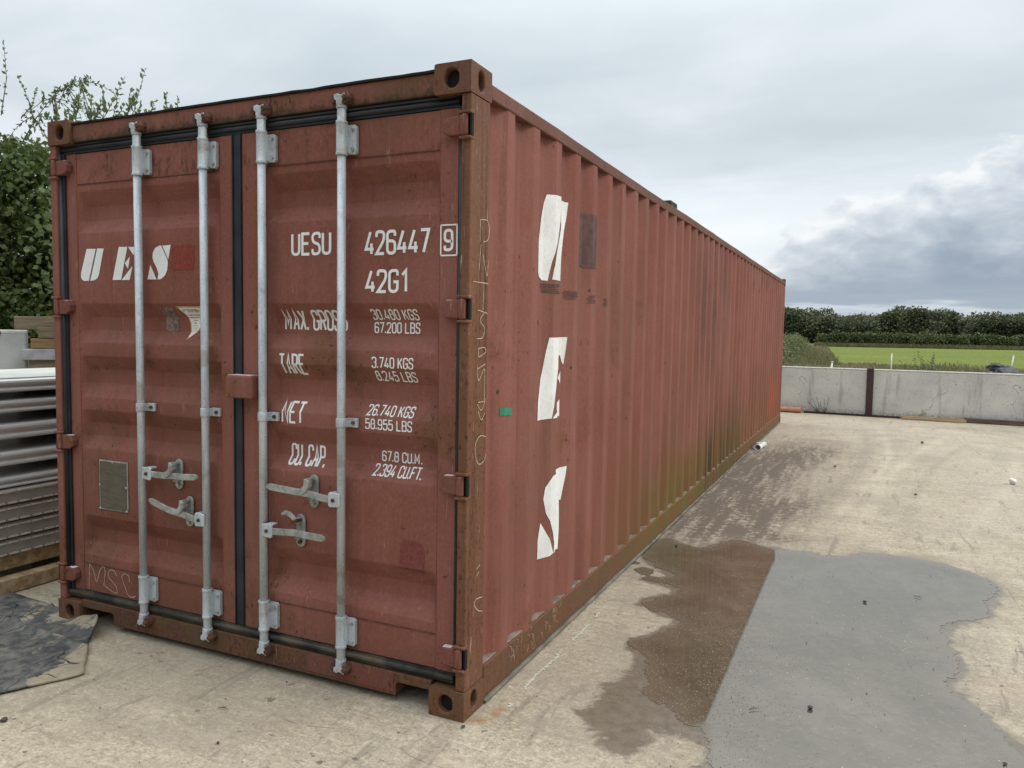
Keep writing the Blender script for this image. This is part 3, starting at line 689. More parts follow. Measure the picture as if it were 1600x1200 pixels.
for k, q in zip('UES', big): decal('painted_initial', M['whitetop'], spn, smap, polys=q, cuts_u=SC, cuts_v=VC, lift=.0008)['label'] = 'tall stencilled white letter '+k
decal('tape_strip', M['green'], spn, smap, polys=[[(.320, 1.206), (.438, 1.200), (.438, 1.232), (.320, 1.240)]], cuts_u=SC, cuts_v=VC, lift=.0008)['label'] = 'short strip of green tape'
decal('label_residue', M['residue'], spn, smap, polys=[rag(1.335, 1.530, 1.925, 2.215, j=.004)], cuts_u=SC, cuts_v=VC, lift=.0006)['label'] = 'dark patch where a placard was removed'
for y0_, w_, z_ in ((.80, .17, 1.775), (1.10, .14, 1.755), (1.42, .11, 1.748), (1.70, .05, 1.742)):
    decal('scuff', M['residue'], spn, smap, ribbons=[([(y0_+random.uniform(0, .02), z_+i*.008), (y0_+w_*random.uniform(.7, 1), z_+i*.008+.002)], random.uniform(.002, .005)) for i in range(-2, 4)], cuts_u=SC, cuts_v=VC, lift=.0006)

# rails
def rail(name, x0, x1, z0, z1, m, parts=()):
    b = B(); ys = np.linspace(.1785, L_-.1785, 50); rows = []
    for y in ys:
        d = .003*noise.noise(Vector((y*1.1, z0*9, 4)))+.002*noise.noise(Vector((y*4.3, z0*9, 1)))
        rows.append([b.bm.verts.new(p) for p in ((x0, y, z0+d), (x1+d, y, z0+d), (x1+d, y, z1+d), (x0, y, z1+d))])
    for q, w in zip(rows, rows[1:]):
        for k in range(4): b.bm.faces.new((q[k], q[(k+1) % 4], w[(k+1) % 4], w[k]))
    b.bm.faces.new(rows[0]); b.bm.faces.new(rows[-1])
    return b.build(name, m, box_root, bevel=.006, seg=2)
rail('top_rail', -.062, -.001, 2.490, 2.550, M['rail']); rail('top_rail', -W_+.001, -W_+.062, 2.490, 2.550, M['rail'])
rail('bottom_rail', -.050, -.0015, .022, .165, M['lowrail']); rail('bottom_rail', -W_+.0015, -W_+.050, .022, .165, M['lowrail'])
rail('rail_flange', -.045, .012, .006, .020, simple('rail_flange_dirt', (.10, .085, .062), (.19, .165, .13), 5, .9)); rail('rail_flange', -W_-.012, -W_+.045, .006, .020, M['lowrail'])
b = B(); rows = []
for i in range(600):
    y = .18+i*(L_-.36)/599; hh = .004+.006*abs(noise.noise(Vector((y*9, 1, 1)))); xo = -.010-.010*abs(noise.noise(Vector((y*13, 3, 1))))
    rows.append([b.bm.verts.new(p) for p in ((-.049, y, .166), (xo, y, .166), (xo-.004, y, .166+hh*.6), (-.044, y, .167+hh))])
for q, w in zip(rows, rows[1:]):
    for k in range(4): b.bm.faces.new((q[k], q[(k+1) % 4], w[(k+1) % 4], w[k]))
b.build('ledge_dirt', simple('ledge_dirt', (.13, .10, .075), (.23, .18, .145), 14, .95), box_root)
# scratched marks on the near end of the bottom rail
scs = []
for i in range(34):
    yy = random.choice((random.gauss(.62, .10), random.gauss(.95, .06))); zz = random.uniform(.045, .145); a_ = random.gauss(1.2, .5)
    scs.append(([(yy, zz), (yy+.02*math.cos(a_), zz+.02*math.sin(a_)), (yy+.035*math.cos(a_+.5), min(.158, zz+.035*math.sin(a_+.5)))], .0016))
decal('scratch', M['chalk_y'], box_root, lambda u, v, l: Vector((.0012, u, v)), ribbons=scs)
# roof, far end, floor
b = B(); rows = []
for i in range(int((L_-.36)/.05)+1):
    y = .18+i*.05; d = .008 if (i//2) % 2 else 0
    rows.append([b.bm.verts.new((x, y, 2.553+d+.010*(1-((x+W_/2)/(W_/2))**2))) for x in np.linspace(-W_+.062, -.062, 9)])
for q, w in zip(rows, rows[1:]):
    for k in range(8): b.bm.faces.new((q[k], q[k+1], w[k+1], w[k]))
b.build('roof', M['rail'], box_root)
b = B().box(-W_+.105, -.105, L_-.06, L_-.03, .12, H_-.03); b.build('end_wall', M['side'], box_root)
B().box(-W_+.06, -.06, .17, L_-.07, .13, .16).build('floor', M['black'], box_root)
for i in range(9): B().box(-W_+.055, -.055, 1.2+i*1.2, 1.26+i*1.2, .03, .128).build('cross_member', M['black'], box_root)

blk = empty('timber_block', (-.20, 3.78, 2.562), 'small dark block lying on top of the container roof near its edge', 'block')
B().box(-.03, .10, -.10, .12, .006, .098).build('block_body', simple('dark_damp_wood', (.02, .018, .016), (.05, .045, .04), 9, .8), blk, bevel=.012)
tag(blk, 'small dark block lying on the container roof', 'block')

# ================================================================== GROUND
WATER = [(-.012,2.760),(-.052,2.821),(.056,3.158),(.177,3.06),(.327,3.023),(.408,3.085),(.491,3.288),(.595,3.384),(.745,3.304),(.862,3.27),(.975,3.254),(1.069,3.286),(1.171,3.231),(1.358,3.347),(1.505,3.461),(1.733,3.474),(1.928,3.405),(2.105,3.257),(2.193,3.08),(2.197,2.943),(2.101,2.599),(2.086,2.394),(1.968,2.245),(1.863,2.107),(1.828,1.968),(1.857,1.75),(1.859,1.501),(1.795,1.332),(1.782,1.261),(1.836,1.165),(1.911,.983),(1.978,.822),(2.007,.734),(2.03,.5),(1.98,.1),(1.8,-.3),(1.3,-.42),(1.0,-.25),(.965,.10),(.90,.33),(.80,.42),(.72,.50),(.62,.56),(.56,.68),(.506,.879),(.489,.969),(.379,1.06),(.378,1.132),(.475,1.276),(.534,1.405),(.505,1.515),(.394,1.601),(.279,1.657),(.282,1.743),(.419,1.979),(.311,2.098),(.20,2.09),(.153,2.12),(.30,2.20),(.33,2.30),(.196,2.396),(.13,2.50),(.05,2.60)]
DAMP = [(.506,.879),(.478,.727),(.419,.624),(.401,.477),(.428,.331),(.482,.212),(.598,.094),(.66,.14),(.69,.261),(.752,.319),(.843,.31),(.919,.269),(.956,.118),(1.3,-.1),(1.5,.9),(.9,1.2)]
def sdist(P, poly):
    poly = np.array(poly, float); A = poly; Bp = np.roll(poly, -1, 0); d = np.full(len(P), 1e9); ins = np.zeros(len(P), bool)
    for a, b_ in zip(A, Bp):
        ab = b_-a; t = np.clip(((P-a)@ab)/(ab@ab), 0, 1); q = P-(a+t[:, None]*ab); d = np.minimum(d, np.hypot(q[:, 0], q[:, 1]))
        c_ = ((a[1] > P[:, 1]) != (b_[1] > P[:, 1])); xi = a[0]+(P[:, 1]-a[1])/(b_[1]-a[1]+1e-12)*ab[0]; ins ^= c_ & (P[:, 0] < xi)
    return np.where(ins, d, -d)
# terrain sheet to the horizon
m, t = mat('rough_ground'); oc, x, y, z = coords(t)
n1 = t.noise(oc, .35, 6, .6); n2 = t.noise(oc, 3.0, 6, .65); n3 = t.noise(oc, .05, 3, .5)
col = t.mix(t.ss(n1, .35, .65), (.075, .085, .028), (.125, .115, .050)); col = t.mix(t.ss(n2, .4, .8, 0, .6), col, (.16, .13, .08))
col = t.mix(t.ss(t.n('ShaderNodeVectorMath', {0: oc}, out=1, operation='LENGTH'), 90, 200), col, (.055, .075, .022))
M['terrain'] = finish(m, t, col, .95, 0, n2, .5, .05)
def sheet(name, x0, x1, y0, y1, z, m_, nx=2, ny=2):
    xs = np.linspace(x0, x1, nx); ys = np.linspace(y0, y1, ny)
    V = np.array([[a, c_, z] for c_ in ys for a in xs]); F = [[j*nx+i, j*nx+i+1, (j+1)*nx+i+1, (j+1)*nx+i] for j in range(ny-1) for i in range(nx-1)]
    return tag(quick(name, V, F, m_), kind='structure')
sheet('ground', -1500, 1500, -600, 2500, -.008, M['terrain'], 31, 32)
# mown field
m, t = mat('mown_grass'); oc, x, y, z = coords(t)
n1 = t.noise(t.vm(oc, (.03, .35, 1)), 1.0, 5, .6, .6); n2 = t.noise(oc, 1.2, 6, .7); n3 = t.noise(oc, .08, 4, .5)
col = t.mix(t.ss(n1, .38, .62), (.105, .135, .024), (.160, .180, .040)); col = t.mix(t.ss(n2, .5, .85, 0, .7), col, (.26, .28, .10)); col = t.mix(t.ss(n3, .45, .62, 0, .5), col, (.105, .145, .024)); col = t.mix(t.ss(t.noise(t.vm(oc, (1, .35, 1)), 2.6, 5, .7), .50, .64, 0, .5), col, (.24, .235, .09))
M['field'] = finish(m, t, col, .95, 0, n2, 1.0, .12, spec=.1)
fp = [(-1.0,42),(-1.3,59),(-2.6,78),(-5.2,110),(-7.5,135),(-7,141),(24,146.5),(120,165),(150,60),(60,42),(20,40)]
b = B(); b.bm.faces.new([b.bm.verts.new((a, c_, .004)) for a, c_ in fp]); tag(b.build('field', M['field']), kind='structure')

# concrete yard, with a damp map stored per vertex
xs = np.unique(np.round(np.concatenate([np.linspace(-16, -3, 27), np.linspace(-3, -.2, 29), np.arange(-.2, .2, .015), np.arange(.2, 4.2, .03), np.linspace(4.2, 16, 26)]), 4))
ys = np.unique(np.round(np.concatenate([np.linspace(-9, -1, 21), np.arange(-1, -.1, .03), np.arange(-.1, .25, .015), np.arange(.25, 4.2, .03), np.arange(4.2, 12, .05), np.linspace(12, 14.4, 12)]), 4))
GX, GY = np.meshgrid(xs, ys); P = np.stack([GX.ravel(), GY.ravel()], 1)
sw = sdist(P, WATER); sdm = sdist(P, DAMP)
wet = np.maximum(np.clip(.70+sw/.16, 0, 1), np.clip(.60+sdm/.26, 0, 1)*.98)
# seep along the foot of the container and the brownish stained strip beyond the puddle
def blob(cx_, cy_, rx, ry, a=0.0):
    dx, dy = P[:, 0]-cx_, P[:, 1]-cy_; c_, s_ = math.cos(a), math.sin(a); u, v = (dx*c_+dy*s_)/rx, (-dx*s_+dy*c_)/ry
    return np.exp(-(u*u+v*v))
stain = .85*blob(.10, 5.4, .40, 2.3)+.85*blob(.42, 7.4, .46, 1.7, -.05)+.6*blob(.75, 4.6, .35, 1.1, -.1)+.50*blob(.50, 4.1, .22, .7, .12)+.38*blob(.9, 8.6, .35, 1.1)+.38*blob(.15, 3.5, .25, .5)+.5*blob(.62, 3.62, .4, .18)+.45*blob(4.2, 11.0, .35, .8)+.30*blob(3.4, 12.9, 1.0, .25)
stain += .30*blob(-.02, 1.5, .035, 8)
stain = np.clip(stain, 0, 1)
cc = np.array([(.02,.03),(.045,.045),(.065,.075),(.078,.115),(.085,.165)]); rmk = np.zeros(len(P))
for q in cc: rmk = np.maximum(rmk, np.exp(-((P[:, 0]-q[0])**2+(P[:, 1]-q[1])**2)/.022**2))
track = np.zeros(len(P))
for (x0_, y0_, x1_, y1_, bow, wd, sg) in ((.75,3.6,1.35,12.5,.35,.09,-.9),(1.0,3.6,1.62,12.5,.35,.05,.8),(1.35,3.7,2.6,11.5,-.2,.07,.7),(1.7,3.8,2.9,11.0,-.2,.05,-.7),(2.1,4.2,3.4,10.5,.15,.06,.6),(-.6,-1.2,3.2,-2.4,.1,.05,.7),(-1.5,-.6,.6,-1.7,.2,.06,.7),(-1.2,-1.3,.2,-.25,.1,.04,-.6),(2.4,4.6,5.2,9.5,.4,.08,-.5),(.25,3.4,.6,8.0,.1,.07,-.9)):
    tt = np.clip((P[:, 1]-y0_)/(y1_-y0_), 0, 1) if abs(y1_-y0_) > 2 else np.clip((P[:, 0]-x0_)/(x1_-x0_), 0, 1)
    ex, ey = x0_+(x1_-x0_)*tt+bow*np.sin(math.pi*tt), y0_+(y1_-y0_)*tt
    dd = np.hypot(P[:, 0]-ex, P[:, 1]-ey); track += sg*np.exp(-(dd/wd)**2)*np.sin(math.pi*np.clip(tt, .03, .97))**.5
track = np.clip(track, -1, 1)*.6
V = np.stack([P[:, 0], P[:, 1], np.zeros(len(P))], 1); nx = len(xs)
# yard edge follows the wall line
def wall_y(x_): return 14.42-.066*(x_+.2)
top = P[:, 1] > 14.39; V[top, 1] = wall_y(P[top, 0])+.05
I = np.arange(len(P)).reshape(len(ys), nx); F = np.stack([I[:-1, :-1].ravel(), I[:-1, 1:].ravel(), I[1:, 1:].ravel(), I[1:, :-1].ravel()], 1)
m, t = mat('yard_concrete'); oc, x, y, z = coords(t)
wa = t.n('ShaderNodeAttribute', attribute_name='wet', out=2); sa = t.n('ShaderNodeAttribute', attribute_name='stain', out=2)
n0 = t.noise(oc, .45, 4, .55); n1 = t.noise(oc, 2.6, 6, .62, .3); n2 = t.noise(oc, 17, 5, .68); n3 = t.noise(oc, 120, 3, .6)
rot = t.n('ShaderNodeMapping', {'Vector': oc, 'Rotation': (0, 0, R(38)), 'Scale': (1, 9, 1)})
rot2 = t.n('ShaderNodeMapping', {'Vector': oc, 'Rotation': (0, 0, R(-12)), 'Scale': (9, .9, 1)})
s1 = t.noise(rot, 1.5, 6, .65, .25); s2 = t.noise(rot2, 1.3, 6, .65, .3)
col = t.mix(t.ss(n1, .36, .64), (0.307, 0.253, 0.176), (0.399, 0.335, 0.241))
col = t.mix(t.ss(n0, .44, .58, 0, .75), col, (0.367, 0.305, 0.228))
col = t.mix(t.ss(s1, .50, .66, 0, .35), col, (0.511, 0.434, 0.321))
col = t.mix(t.ss(s1, .48, .34, 0, .30), col, (0.220, 0.175, 0.125))
col = t.mix(t.ss(s2, .52, .70, 0, .38), col, (0.272, 0.237, 0.181))
mot = t.noise(t.vm(oc, (1, 1.2, 1)), 26, 6, .72, .4)
col = t.mix(t.ss(mot, .52, .62, 0, .55), col, (0.536, 0.460, 0.348))
col = t.mix(t.ss(mot, .47, .38, 0, .5), col, (0.185, 0.147, 0.102))
mo2 = t.noise(t.vm(oc, (1, 1.1, 1)), 75, 4, .75, .3)
col = t.mix(t.ss(mo2, .53, .64, 0, .45), col, (0.579, 0.504, 0.387)); col = t.mix(t.ss(mo2, .46, .36, 0, .55), col, (0.159, 0.125, 0.090))
col = t.mix(t.ss(n3, .58, .68, 0, .5), col, (0.148, 0.125, 0.095))
vo = t.n('ShaderNodeTexVoronoi', {'Vector': oc, 'Scale': 30.0, 'Randomness': 1.0}, out=0)
col = t.mix(t.m('MULTIPLY', t.ss(vo, .13, .05), t.ss(n2, .52, .60)), col, (0.061, 0.053, 0.043))
pk = t.noise(oc, 1.1, 3, .5); col = t.mix(t.ss(pk, .60, .75, 0, .45), col, (0.439, 0.322, 0.231))
tk = t.n('ShaderNodeAttribute', attribute_name='track', out=2)
col = t.mix(t.m('MULTIPLY', t.m('MAXIMUM', tk, 0.0), t.ss(n2, .36, .6, .2, .8)), col, (0.612, 0.536, 0.403)); col = t.mix(t.m('MULTIPLY', t.m('MAXIMUM', t.m('MULTIPLY', tk, -1.0), 0.0), t.ss(n2, .36, .6, .2, .8)), col, (0.167, 0.130, 0.097))
for (ang_, sc_, th_, cc_, am_) in ((70, 1.0, .0035, (0.136, 0.110, 0.085), .8), (12, 1.3, .0030, (0.157, 0.131, 0.101), .7), (-35, .8, .0035, (0.627, 0.568, 0.443), .7), (95, 1.7, .0030, (0.168, 0.137, 0.105), .6)):
    mp_ = t.n('ShaderNodeMapping', {'Vector': oc, 'Rotation': (0, 0, R(ang_)), 'Location': (ang_*.13, sc_, 0), 'Scale': (.22*sc_, 1.6*sc_, 1)})
    rg = t.ss(t.m('ABSOLUTE', t.m('SUBTRACT', t.noise(mp_, 1.4, 3, .5, .6), .5)), th_, th_*.3)
    col = t.mix(t.m('MULTIPLY', t.m('MULTIPLY', rg, t.ss(t.noise(t.va(oc, (ang_*.3, 4, 0)), 1.0, 3, .5), .54, .60)), t.ss(n2, .42, .56, .1, am_)), col, cc_)
smd = t.noise(t.vm(rot2, (.5, .8, 1)), 2.2, 5, .7, .5); col = t.mix(t.ss(smd, .58, .66, 0, .55), col, (0.157, 0.131, 0.101))
spk = t.noise(oc, 14, 3, .5); col = t.mix(t.ss(spk, .685, .70, 0, .8), col, (0.089, 0.075, 0.061))
big_ = t.noise(t.va(oc, (9, 3, 0)), .9, 5, .6, .8); col = t.mix(t.ss(big_, .50, .62, 0, .40), col, (0.260, 0.216, 0.163))
st = t.m('MULTIPLY', sa, t.m('ADD', t.m('MULTIPLY', t.ss(s2, .34, .60), .7), t.m('MULTIPLY', t.ss(n2, .36, .62), .6)))
st = t.m('MINIMUM', t.m('MULTIPLY', st, 1.35), .9)
col = t.mix(st, col, (0.101, 0.071, 0.050))
ra_ = t.n('ShaderNodeAttribute', attribute_name='rust', out=2)
col = t.mix(t.m('MULTIPLY', ra_, t.ss(n2, .38, .55, .3, .95)), col, (0.264, 0.129, 0.039))
ha = t.n('ShaderNodeAttribute', attribute_name='halo', out=2)
col = t.mix(t.m('MULTIPLY', t.m('MULTIPLY', ha, t.ss(t.noise(oc, 3.5, 5, .65, .4), .36, .60, .25, 1)), .75), col, (0.194, 0.163, 0.122))
wn = t.m('ADD', wa, t.m('ADD', t.m('MULTIPLY', t.m('SUBTRACT', n2, .5), .35), t.m('ADD', t.m('MULTIPLY', t.m('SUBTRACT', n1, .5), .9), t.m('MULTIPLY', t.m('SUBTRACT', t.noise(oc, 8, 5, .7, .5), .5), 1.1))))
wf = t.ss(wn, .34, .60)
col = t.mix(t.m('MULTIPLY', wf, .88), col, t.mix(t.ss(n2, .3, .7), (0.106, 0.085, 0.058), (0.163, 0.132, 0.100)))
rough = t.mix(wf, t.mix(t.ss(n2, .3, .7), (.75,)*3, (.95,)*3), (.26,)*3)
bump = t.m('ADD', t.m('MULTIPLY', n2, .6), t.m('ADD', t.m('MULTIPLY', n3, .35), t.m('MULTIPLY', s1, .8)))
M['yard'] = finish(m, t, col, rough, 0, bump, .45, .006)
tag(quick('concrete_yard', V, F, M['yard'], attr={'wet': ('POINT', wet), 'stain': ('POINT', stain), 'rust': ('POINT', rmk), 'track': ('POINT', track), 'halo': ('POINT', np.clip(1+np.minimum(sw, 0)/.30, 0, 1)**1.5*(.45+.55*np.clip((P[:, 0]-.9)/.8, 0, 1)))}), kind='structure')

# the puddle: thin sheet of muddy water with a ragged shoreline
def fractal(poly, amp=.034):
    pts = []
    for k in range(len(poly)):
        a, b_ = Vector(poly[k]), Vector(poly[(k+1) % len(poly)]); n = max(2, int((b_-a).length/.007))
        p0, p3 = Vector(poly[k-1]), Vector(poly[(k+2) % len(poly)])
        for i in range(n):
            s = i/n; q = .5*((2*a)+(b_-p0)*s+(2*p0-5*a+4*b_-p3)*s*s+(3*a-p0-3*b_+p3)*s**3); pts.append(q)
    out = []
    for i, q in enumerate(pts):
        tn = (pts[(i+2) % len(pts)]-pts[i-2]).normalized(); nn = Vector((-tn.y, tn.x))
        d = amp*noise.fractal(Vector((q.x*7, q.y*7, 1.3)), .45, 2.2, 6)+amp*.35*noise.noise(Vector((q.x*38, q.y*38, 4)))
        out.append(q+nn*d)
    return out
m, t = mat('muddy_water'); oc, x, y, z = coords(t)
n1 = t.noise(oc, 1.6, 5, .6); n2 = t.noise(oc, 45, 4, .65); n3 = t.noise(oc, 3.2, 5, .6, .4)
def dots(sc, thr, rad):
    v = m.node_tree.nodes.new('ShaderNodeTexVoronoi'); v.inputs['Scale'].default_value = sc; m.node_tree.links.new(t.vm(oc, (1, 1, 0)), v.inputs['Vector'])
    c_ = t.t.nodes.new('ShaderNodeSeparateColor'); t.t.links.new(v.outputs['Color'], c_.inputs[0])
    return t.m('MULTIPLY', t.ss(v.outputs['Distance'], rad, rad*.6), t.m('LESS_THAN', c_.outputs[0], thr))
dens = t.m('MULTIPLY', t.ss(n3, .48, .60), t.ss(y, 2.3, 1.0, .35, 1))
band = t.m('MULTIPLY', t.ss(t.m('ABSOLUTE', t.m('SUBTRACT', x, t.m('ADD', .74, t.m('MULTIPLY', n3, .25)))), .24, .05), t.ss(y, 1.9, 1.0))
dens = t.m('MAXIMUM', dens, band)
dens = t.m('MAXIMUM', dens, t.ss(t.n('ShaderNodeAttribute', attribute_name='shore', out=2), .16, .0, 0, .8))
grit = t.m('MAXIMUM', t.m('MULTIPLY', dots(95, .55, .34), dens), t.m('MAXIMUM', dots(38, .10, .22), dots(60, .10, .26)))
col = t.mix(t.ss(n1, .35, .65), (.084, .070, .042), (.122, .102, .068)); col = t.mix(grit, col, (.075, .06, .045))
col = t.mix(dots(70, .02, .26), col, (.50, .47, .40))
shr = t.n('ShaderNodeAttribute', attribute_name='shore', out=2)
shn = t.m('ADD', shr, t.m('MULTIPLY', t.m('SUBTRACT', n3, .5), .12))
bot = t.noise(oc, 7, 6, .7, .4); col = t.mix(t.ss(bot, .40, .62, 0, .5), col, (.060, .048, .031)); col = t.mix(t.ss(t.noise(oc, 30, 4, .7), .52, .66, 0, .4), col, (.17, .14, .10))
col = t.mix(t.ss(shn, .12, 0, 0, .8), col, (.120, .098, .068))
rough = t.mix(grit, t.mix(t.ss(shn, .06, 0), (.04,)*3, (.16,)*3), (.55,)*3)
M['water'] = finish(m, t, col, rough, 0, t.m('ADD', t.m('MULTIPLY', grit, 1.0), t.m('MULTIPLY', t.noise(oc, 6, 3, .5), .06)), .30, .003, ior=2.2, **{'Specular Tint': (1.0, .92, .85, 1)})
pd = fractal(WATER); b = B(); b.bm.faces.new([b.bm.verts.new((q.x, q.y, .0014)) for q in pd])
bmesh.ops.triangulate(b.bm, faces=b.bm.faces[:])
for ax, lo, hi in ((0, -.2, 2.4), (1, -.6, 3.6)):
    for c_ in np.arange(lo, hi, .06):
        pc, pn = [0, 0, 0], [0, 0, 0]; pc[ax] = c_; pn[ax] = 1
        bmesh.ops.bisect_plane(b.bm, geom=b.bm.verts[:]+b.bm.edges[:]+b.bm.faces[:], plane_co=pc, plane_no=pn, dist=1e-6)
pud = b.build('puddle', M['water']); tag(pud, kind='structure')
pv = np.array([v.co[:2] for v in pud.data.vertices]); at_ = pud.data.attributes.new('shore', 'FLOAT', 'POINT'); at_.data.foreach_set('value', np.abs(sdist(pv, [tuple(q) for q in pd[::3]])).astype(np.float32))
for k, (cx_, cy_, a_) in enumerate(((.13, 2.28, .075), (.20, 2.16, .05), (.02, 2.44, .03))):
    pl_ = fractal([(cx_+a_*math.cos(q)*random.uniform(.7, 1.5), cy_+a_*1.1*math.sin(q)*random.uniform(.7, 1.3)) for q in np.linspace(0, 2*math.pi, 8)[:-1]], .012)
    b = B(); b.bm.faces.new([b.bm.verts.new((q.x, q.y, .0018)) for q in pl_]); bmesh.ops.triangulate(b.bm, faces=b.bm.faces[:]); tag(b.build('puddle', M['water']), kind='structure')

# chalk line and rust curl on the concrete
ch = []
for i in range(104):
    yy = .20+i*.012; xx = .100+.014*noise.noise(Vector((yy*3, 0, 0)))+random.gauss(0, .003)
    if noise.noise(Vector((yy*5, 4, 0)))+.3*noise.noise(Vector((yy*17, 1, 0))) > -.12: ch.append(([(xx, yy), (xx+random.uniform(-.003, .003), yy+.0115)], random.uniform(.006, .020)))
tag(decal('chalk_line', simple('chalk_on_concrete', (.40, .37, .29), (.56, .53, .44), 60, .95, fine=90), None, lambda u, v, l: Vector((u, v, .0022)), ribbons=ch), kind='structure')
# ================================================================== WALL AT THE BACK
M['wall'] = None
m, t = mat('wall_concrete'); oc, x, y, z = coords(t)
n1 = t.noise(oc, 1.5, 6, .62); n2 = t.noise(oc, 22, 5, .66); n3 = t.noise(t.vm(oc, (6, 6, .7)), 1.2, 5, .6)
col = t.mix(t.ss(n1, .3, .7), (.48, .465, .43), (.62, .60, .55)); col = t.mix(t.ss(n3, .54, .68, 0, .5), col, (.28, .27, .23))
col = t.mix(t.ss(n2, .57, .66, 0, .6), col, (.20, .19, .165))
crk = t.n('ShaderNodeTexVoronoi', {'Vector': t.va(oc, t.vm(t.n('ShaderNodeTexNoise', {'Vector': oc, 'Scale': 2.5, 'Detail': 5.0}, out=1), (.9, .9, .9))), 'Scale': .55}, feature='DISTANCE_TO_EDGE', out=0)
col = t.mix(t.m('MULTIPLY', t.ss(crk, .006, .002), t.ss(n1, .46, .58, 0, .75)), col, (.18, .165, .14))
col = t.mix(t.m('MULTIPLY', t.ss(z, .16, .02), t.ss(n2, .35, .65)), col, (.22, .20, .15))
M['wall'] = finish(m, t, col, .92, 0, t.m('ADD', n1, t.m('MULTIPLY', n2, .5)), .5, .008)
M['walltop'] = simple('pale_weathered_concrete', (.52, .51, .45), (.64, .62, .55), 12, .95)
M['steelpost'] = simple('dark_red_steel', (.040, .020, .020), (.062, .032, .030), 6, .6)
wang = math.atan(-.066)
posts_x = [-13.45, -9.72, -5.99, -2.26, 1.465, 5.195, 8.925, 12.66]
places = ['the left end', 'the left', 'behind the container', 'behind the container', 'left', 'right', 'right end', 'far right']
wl = ['grey precast concrete wall panel at the far left behind the hedge', 'grey precast concrete wall panel left of the container behind the hedge', 'grey precast concrete wall panel hidden behind the container middle',
      'grey concrete wall panel between the container end and the dark steel post', 'cracked grey concrete wall panel right of the dark steel post, with planks along its foot', 'grey concrete wall panel beyond the right edge of the yard view', 'grey concrete wall panel at the far right end of the yard']
for i in range(len(posts_x)-1):
    if i < 2: continue
    a, c_ = posts_x[i]+.052, posts_x[i+1]-.052; L = (c_-a)/math.cos(wang)
    r0 = empty('wall_panel', (a, wall_y(a), 0), wl[i], 'wall panel'); r0.rotation_euler = (0, 0, wang)
    B().box(0, L, 0, .13, -.02, .915).build('panel', M['wall'], r0, bevel=.012)
    B().box(0, L, -.002, .132, .917, .945).build('panel_top', M['walltop'], r0, bevel=.008)
for i, xx in enumerate(posts_x):
    if i < 3: continue
    r0 = empty('steel_post', (xx, wall_y(xx), 0), ['', '', '', 'dark steel wall post behind the far end of the container', 'dark red-brown steel post between two grey wall panels', 'dark steel wall post beyond the right of the view', 'second dark steel wall post beyond the right of the view', 'dark steel post at the right end of the wall'][i], 'post'); r0.rotation_euler = (0, 0, wang)
    B().box(-.062, .062, -.030, -.018, 0, .955).build('front_flange', M['steelpost'], r0, bevel=.002)
    B().box(-.006, .006, -.018, .148, 0, .953).build('web', M['steelpost'], r0)
    B().box(-.062, .062, .148, .160, 0, .955).build('rear_flange', M['steelpost'], r0, bevel=.002)

def wood(name, c1, c2, ax=0):
    m, t = mat(name); oc, x, y, z = coords(t); st = [7, 7, 7]; st[ax] = .5
    n1 = t.noise(t.vm(oc, tuple(st)), 3.0, 6, .65, .6); n2 = t.noise(oc, 35, 4, .6); n3 = t.noise(oc, 2.5, 4, .6)
    col = t.mix(t.ss(n1, .35, .65), c1, c2); col = t.mix(t.ss(n3, .55, .75, 0, .5), col, tuple(q*.5 for q in c1)); col = t.mix(t.ss(n2, .6, .8, 0, .4), col, tuple(q*.3 for q in c1))
    return finish(m, t, col, .88, 0, t.m('ADD', n1, n2), .4, .004)
M['wood_pale'] = wood('pale_timber', (.30, .19, .10), (.42, .30, .18)); M['wood_dark'] = wood('weathered_dark_timber', (.085, .060, .045), (.15, .11, .085))
M['wood_grey'] = wood('grey_brown_timber', (.17, .13, .085), (.33, .255, .165)); M['wood_y'] = wood('yellow_brown_timber', (.26, .175, .085), (.44, .32, .18), 1)
def board(name, loc, rz, lx, ly, lz, m_, label, cat='timber', group=None):
    r0 = empty(name, loc, label, cat, group); r0.rotation_euler = (0, 0, rz)
    b = B(); n = 12; rows = []
    for i in range(n+1):
        xx = lx*i/n; d = .06*ly*noise.noise(Vector((xx*2+loc[0]*7, loc[1]*3, loc[2]*5))); e = .05*lz*noise.noise(Vector((xx*2, loc[0]*3, loc[2]*9)))
        rows.append([b.bm.verts.new(p) for p in ((xx, d, 0), (xx, ly+d, 0), (xx, ly+d, lz+e), (xx, d, lz+e))])
    for q, w in zip(rows, rows[1:]):
        for k in range(4): b.bm.faces.new((q[k], q[(k+1) % 4], w[(k+1) % 4], w[k]))
    b.bm.faces.new(rows[0]); b.bm.faces.new(rows[-1])
    o = b.build('beam', m_, r0, bevel=min(.006, lz*.1)); return r0
board('timber_plank', (2.04, 14.12, .004), wang-.01, 1.10, .11, .055, M['wood_pale'], 'pale orange-brown timber plank lying along the foot of the wall', 'plank')
board('timber_plank', (2.06, 14.04, .004), wang-.01, 1.04, .075, .035, M['wood_pale'], 'thin pale batten lying just in front of the pale plank', 'plank')
board('timber_plank', (3.10, 14.06, .004), wang-.02, 2.6, .10, .085, M['wood_dark'], 'dark weathered plank continuing the line of planks to the right edge', 'plank')
# dark angle iron along the wall foot
a_ = empty('angle_iron', (.25, wall_y(.25)-.055, .002), 'long dark red-brown angle iron along the foot of the wall', 'angle iron'); a_.rotation_euler = (0, 0, wang)
B().box(0, 1.78, 0, .008, 0, .035).build('upright_leg', M['steelpost'], a_); B().box(0, 1.78, -.05, -.0005, 0, .008).build('flat_leg', M['steelpost'], a_)

